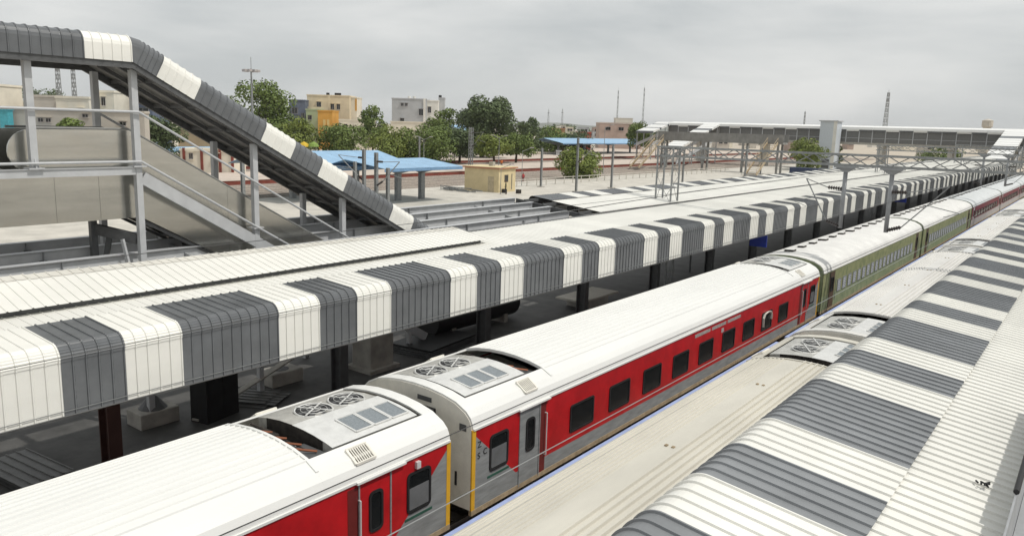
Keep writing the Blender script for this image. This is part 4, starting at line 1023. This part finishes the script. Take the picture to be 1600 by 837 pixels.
# hills
def hill(name, y, x0, x1, hmax, m, seed):
    random.seed(seed); k = 60; top = []; ph = [random.uniform(0, 6.28) for _ in range(5)]
    mb = MB(); vs = []; fs = []
    for i in range(k+1):
        u = i/k; x = x0+(x1-x0)*u; h = hmax*math.sin(math.pi*u)**.6*(.62+.2*math.sin(7*u+ph[0])+.12*math.sin(17*u+ph[1])+.05*math.sin(41*u+ph[2]))
        vs += [(x, y, -2), (x, y+350, max(1, h)), (x, y+800, -2)]
    for i in range(k):
        a = 3*i; fs += [(a, a+3, a+4, a+1), (a+1, a+4, a+5, a+2)]
    o = mb.add(vs, fs).build(name, m); tag(o, kind='structure'); return o
HM = mat('hill_scrub', (.16, .17, .13), .95, var=.2, scale=.01)
hill('hills', 3600, -3900, -1100, 62, HM, 4)
# ------------------------------------------------------------------ towers
def pylon(label, px, pyt, D, wpx, name='lattice_tower', w2=.25, n_=12, grp='lattice towers in the town'):
    b = at(px, 400, D); b.z = 0; h = at(px, pyt, D).z; w = wpx*D/F
    t = thing(name, label, 'tower', b, YAW, grp); r = .10 if w > 1.5 else .05
    m = MB(); cs = [(-1,-1),(1,-1),(1,1),(-1,1)]
    P_ = lambda k, u: Vector((cs[k][0]*w/2*(1-(1-w2)*u), cs[k][1]*w/2*(1-(1-w2)*u), h*u))
    for k in range(4): m.bar(P_(k, 0), P_(k, 1), r*1.6)
    for i in range(n_):
        for k in range(4): m.bar(P_(k, i/n_), P_((k+1) % 4, (i+1)/n_), r); m.bar(P_((k+1) % 4, i/n_), P_(k, (i+1)/n_), r)
    m.build('lattice', GALV, t); MB().tube((0,0,h), (0,0,h+h*.05), r*.7, 6).build('spire', GALV, t)
    MB().tube((0,0,h*.86), (0,0,h*.89), w*.35, 8).build('antenna_platform', GALV, t)
pylon('dark lattice tower seen between the shelter posts, nearer the first post', 111, 92, 165, 8, w2=.45)
pylon('dark lattice tower seen between the shelter posts, nearer the second post', 134, 92, 175, 7, w2=.45)
pylon('slim lattice tower in the far town, nearer the big tree', 849, 172, 700, 4)
pylon('slim lattice tower in the far town, nearer the blue shed end', 870, 171, 720, 4)
pylon('thin tall mast above the far workshop roof', 953, 143, 380, 2.4, w2=.5)
pylon('thin tall mast between the workshop and the footbridge', 992, 139, 420, 2.4, w2=.5)
pylon('tall lattice tower rising behind the footbridge beside the lift tower', 1360, 146, 420, 7, w2=.35)
pylon('short mast on the far roof behind the footbridge', 1237, 175, 400, 2.4, w2=.6)
b = at(1515, 400, 520); b.z = 0; h = at(1515, 186, 520).z
t = thing('water_tower', 'round grey water tower far behind the footbridge', 'water tower', b)
MB().tube((0,0,h-5.0), (0,0,h-1.2), 3.2, 16).build('tank', TAU, t); MB().tube((0,0,h-1.2), (0,0,h), 3.4, 16, r2=.6).build('roof', TAU, t); MB().tube((0,0,h-6.2), (0,0,h-5.0), 1.6, 16, r2=3.2).build('tank_base', TAU, t)
for i in range(6): a = math.pi*i/3; MB().tube((2*math.cos(a), 2*math.sin(a), 0), (2*math.cos(a), 2*math.sin(a), h-5.4), .3, 8).build('leg', TAU, t)
# ------------------------------------------------------------------ footbridges
YF = 205
FB = thing('footbridge', 'long covered footbridge with white roof crossing the far end of the yard', 'footbridge', (-58, YF, 0))
fl = lambda x, y, z: (x+58, y-YF, z)
SCR = mat('bridge_screen', (.16, .16, .155), .6, var=.1); RW = mat('bridge_roof', (.80, .80, .78), .5, var=.04)
def fbx(name, a, b, m, parent=None): return MB().box(fl(*a), fl(*b)).build(name, m, parent or FB)
fbx('deck', (-101, YF, 6.75), (16, YF+6, 7.25), CONC)
for i in range(39):
    x0, x1 = -101+3*i, -101+3*i+2.97
    MB().prism([(YF-.5-YF, 10.35), (YF-.35-YF, 10.95), (3, 11.35), (6.35, 10.95), (6.5, 10.35), (6.3, 10.35), (6.2, 10.8), (3, 11.2), (-.2, 10.8), (-.3, 10.35)], x0+58, x1+58, axis='x').build('roof_sheet', RW, FB)
    fbx('screen_panel', (x0+.12, YF+.05, 7.3), (x1-.12, YF+.1, 10.1), SCR); fbx('post', (x0-.09, YF-.06, 7.25), (x0+.09, YF+.14, 10.4), STEELL)
    fbx('screen_panel', (x0+.12, YF+5.9, 7.3), (x1-.12, YF+5.95, 10.3), SCR)
    fbx('handrail', (x0+.12, YF-.03, 8.3), (x1-.12, YF+.03, 8.38), STEELL)
    d = (1, 0, 1, 1, 0)[i % 5]
    if d: fbx('valance', (x0+.05, YF-.31, 10.0), (x1-.05, YF-.27, 10.36), DARK)
    else: fbx('valance', (x0+.05, YF-.31, 10.0), (x1-.05, YF-.27, 10.36), RW)
for x in (-92, -74, -45, -30, -17.5, 4):
    fbx('pier', (x-.5, YF+.6, 0), (x+.5, YF+5.4, 6.74), CONCL); fbx('pier_cap', (x-.8, YF+.2, 6.2), (x+.8, YF+5.8, 6.745), CONCL)
LT = thing('lift_tower', 'white lift tower standing against the covered footbridge', 'lift tower', (-56, YF-3, 0))
bl = mat('lift_pale_blue', (.56, .60, .64), .5, var=.05)
box('shaft', (-1.95, -2, 0), (1.95, 2.4, 12.1), bl, LT); box('roof', (-2.3, -2.3, 12.1), (2.3, 2.7, 12.35), STEELL, LT); box('corner_column', (1.2, -2.02, 0), (2.0, -1.98, 12.1), WHI, LT); box('door', (-.9, -2.06, .84), (.9, -2.01, 3.0), STEELD, LT)
def stairs_roof(label, xs, w, y0, y1, zt, zb, grp):
    t = thing('stair_shelter', label, 'stair shelter', (xs, y0, 0), 0, grp); k = 14
    for i in range(k):
        u0, u1 = i/k, (i+1)/k; ya, yb = y1+(y0-y1)*u0, y1+(y0-y1)*(u1-.01); za, zb_ = zt+(zb-zt)*u0, zt+(zb-zt)*(u1-.01)
        m = MB(); m.add([(-w/2, ya-y0, za), (w/2, ya-y0, za), (w/2, yb-y0, zb_), (-w/2, yb-y0, zb_), (-w/2, ya-y0, za-.5), (w/2, ya-y0, za-.5), (w/2, yb-y0, zb_-.5), (-w/2, yb-y0, zb_-.5)], [(0,1,2,3),(7,6,5,4),(0,4,5,1),(1,5,6,2),(2,6,7,3),(3,7,4,0)])
        m.build('roof_sheet', RW if i % 5 != 3 else DARK, t)
    for s in (-1, 1):
        for u in (0.05, .35, .65, .95):
            yy = y1+(y0-y1)*u; zz = zt+(zb-zt)*u; box('post', (s*w*.45-.1, yy-y0-.1, .4), (s*w*.45+.1, yy-y0+.1, zz-.5), STEEL, t)
        m = MB(); m.bar((s*w*.42, y1-y0, zt-3.6), (s*w*.42, 0, max(.6, zb-3.6)), .15, .8); m.build('stringer', STEELL, t)
stairs_roof('white roofed stairs coming down from the footbridge onto the long canopy', -17.6, 4.2, 172, 205, 11.0, 4.9, 'roofed stairs of the footbridge')
stairs_roof('white roofed stairs of the footbridge beside the old bridge', -88, 4.5, 180, 205, 11.0, 4.6, 'roofed stairs of the footbridge')
stairs_roof('white roofed stairs at the left end of the footbridge', -103, 5, 194, 207, 11.2, 8.4, 'roofed stairs of the footbridge')
OB = thing('footbridge', 'old grey concrete footbridge with open stairs in front of the covered one', 'footbridge', (-69, 165, 0))
ol = lambda x, y, z: (x+69, y-165, z)
OC = mat('old_bridge_grey', (.27, .265, .25), .85, var=.15, scale=.8); OS = mat('old_stair_beige', (.46, .37, .25), .85, var=.15)
MB().box(ol(-83, 163.5, 6.6), ol(-54.5, 166.5, 7.0)).build('deck', OC, OB)
for i in range(14):
    x = -83+2.05*i
    for y in (163.45, 166.45): MB().box(ol(x+.03, y, 7.0), ol(x+2.0, y+.08, 8.6)).build('parapet_panel', OC, OB)
for x in (-82, -72, -63, -55.5):
    m = MB()
    for y in (163.7, 166.3): m.box(ol(x-.2, y-.2, .4), ol(x+.2, y+.2, 6.6))
    m.bar(ol(x, 163.7, .6), ol(x, 166.3, 6.4), .12); m.build('trestle', OC, OB)
for x, yy in ((-82.5, 163), (-56.5, 163)):
    m = MB()
    for s in (-1.1, 1.1): m.bar(ol(x+s, yy, 6.9), ol(x+s, yy-11, .7), .12, .5)
    st = m.build('stair_flight', OS, OB)
    for i in range(18): MB().box(ol(x-1.05, yy-.3-.6*i-.3, 6.6-.34*i), ol(x+1.05, yy-.3-.6*i+.3, 6.66-.34*i)).build('tread', OS, st)
    for s in (-1.1, 1.1):
        m = MB(); m.bar(ol(x+s, yy, 7.9), ol(x+s, yy-11, 1.7), .07)
        for i in range(7): m.bar(ol(x+s, yy-11*i/6, 6.9-6.2*i/6), ol(x+s, yy-11*i/6, 7.9-6.2*i/6), .06)
        m.build('railing', OS, st)
t = thing('container', 'dark blue goods container standing behind the long canopy', 'container', (-46, 152, .4))
box('body', (-2.6, -1.2, .1), (2.6, 1.2, 2.2), mat('container_blue', (.03, .045, .10), .6), t); box('door', (2.6, -1.0, .2), (2.63, 1.0, 2.1), STEELD, t)
# ------------------------------------------------------------------ fence, people, yard things
t = thing('yard_fence', 'low grey railing running along the sandy yard past the lone tree', 'fence', (-66, 80, .4))
for i in range(34):
    y = 3+i*2.4; p = MB().box((-.05, y-.05, 0), (.05, y+.05, 1.1)).build('post', CONCL, t)
    for z in (.45, .95): MB().box((-.03, y+.06, z), (.03, y+2.34, z+.09)).build('rail', CONCL, t)
def person(label, loc, rz, shirt, trousers, skin=(.20, .11, .07), h=1.68, seat=False):
    t = thing('person', label, 'person', loc, rz); k = h/1.7
    me = bpy.data.meshes.new('body'); V = [(0,0,.92),(0,0,1.15),(0,0,1.40),(0,0,1.50),(0,.01,1.60),(0,.01,1.68),(.19,0,1.38),(.25,.02,1.10),(.24,.10,.88),(-.19,0,1.38),(-.25,.02,1.10),(-.22,.12,.90),(.10,0,.86),(.11,.06,.48),(.12,-.04,.08),(.12,.10,.03),(-.10,0,.86),(-.11,-.02,.48),(-.12,-.14,.08),(-.12,0,.03)]
    Ed = [(0,1),(1,2),(2,3),(3,4),(4,5),(2,6),(6,7),(7,8),(2,9),(9,10),(10,11),(0,12),(12,13),(13,14),(14,15),(0,16),(16,17),(17,18),(18,19)]
    me.from_pydata([(x*k, y*k, z*k) for x, y, z in V], Ed, []); o = put('body', me, t)
    o.modifiers.new('skin', 'SKIN'); R_ = [.15,.14,.15,.06,.095,.075,.065,.05,.04,.065,.05,.04,.085,.062,.045,.04,.085,.062,.045,.04]
    for sv, r in zip(me.skin_vertices[0].data, R_): sv.radius = (r*k, r*k*.85)
    me.skin_vertices[0].data[0].use_root = True
    sub = o.modifiers.new('sub', 'SUBSURF'); sub.levels = 1; sub.render_levels = 2
    bpy.context.view_layer.update(); dg = bpy.context.evaluated_depsgraph_get(); m2 = bpy.data.meshes.new_from_object(o.evaluated_get(dg)); o.modifiers.clear(); o.data = m2
    m2.materials.clear()
    for m_ in (shirt, trousers, mat('skin', skin, .6), mat('hair', (.02, .017, .015), .6)): m2.materials.append(m_)
    for p in m2.polygons:
        z = p.center.z/k; x = abs(p.center.x/k); p.material_index = 3 if z > 1.66 or (z > 1.56 and p.center.y < -.02) else 2 if z > 1.47 or (z < 1.0 and x > .17 and z > .8) or z < .06 else 0 if z > .93 else 1; p.use_smooth = True
    return t
person('person in dark shirt standing in front of the cream cabin', (-59.6, 77.0, .4), 2.2, mat('shirt_olive', (.10, .10, .05)), mat('trousers_dark', (.03, .03, .035)))
person('person in red clothes standing beside the tracks beyond the cabin', (-72.5, 98, .05), 1.0, mat('shirt_red', (.42, .05, .05)), mat('trousers_maroon', (.16, .03, .03)))
person('person in an orange vest walking on the platform paving near the trees', (-92.5, 118, .84), .6, mat('shirt_orange', (.6, .16, .03)), mat('trousers_brown', (.08, .06, .05)))
for px, py, c, lab in ((475, 225, (.62, .42, .03), 'yellow market umbrella in front of the trees behind the sloping shelter'), (490, 225, (.20, .30, .06), 'green and yellow market umbrella beside the yellow one')):
    p = at(px, py, 150); t = thing('umbrella', lab, 'umbrella', (p.x, p.y, .84), 0, 'market umbrellas'); m = MB(); z = p.z-.84
    m.tube((0,0,z-.5), (0,0,z), 1.1, 10, r2=.85, caps=False); m.tube((0,0,z), (0,0,z+.45), .85, 10, r2=.1); m.build('canopy', mat('umbrella_'+lab[:5], c, .7), t); MB().tube((0,0,0), (0,0,z), .04, 6).build('pole', GALV, t)
t = thing('brick_plinth', 'square brown brick plinth beside the leaning tree', 'plinth', (-103, 158, .84)); box('block', (-1.6, -1.3, 0), (1.6, 1.3, 1.5), PNK, t); box('coping', (-1.7, -1.4, 1.5), (1.7, 1.4, 1.65), CONC, t)
t = thing('blue_tarpaulin', 'crumpled pale blue tarpaulin on the ground beyond the escalator', 'tarpaulin', (-43, 31.5, .4))
random.seed(2); m = MB(); nn = 9; vs = [(-1.6+3.2*i/nn, -1.2+2.4*j/nn, .05+.6*math.exp(-((i-4.5)**2+(j-4.5)**2)/9)*random.uniform(.6, 1.2)) for i in range(nn+1) for j in range(nn+1)]
m.add(vs, [(i*(nn+1)+j, (i+1)*(nn+1)+j, (i+1)*(nn+1)+j+1, i*(nn+1)+j+1) for i in range(nn) for j in range(nn)]); m.build('sheet', BLUER, t)

# ------------------------------------------------------------------ the air
hz = box('haze', (-4200, -700, -3), (1700, 6200, 75), None) if False else MB().box((-4200, -700, -3), (1700, 6200, 75)).build('haze', bpy.data.materials.new('haze_air'))
hm = hz.data.materials[0]; hm.use_nodes = True; nt = hm.node_tree; nt.nodes.clear()
ho = nt.nodes.new('ShaderNodeOutputMaterial'); hv = nt.nodes.new('ShaderNodeVolumePrincipled'); hv.inputs['Density'].default_value = .00012
hv.inputs['Color'].default_value = (.95, .96, .97, 1); hv.inputs['Anisotropy'].default_value = .2
nt.links.new(hv.outputs[0], ho.inputs['Volume']); tag(hz, kind='stuff')
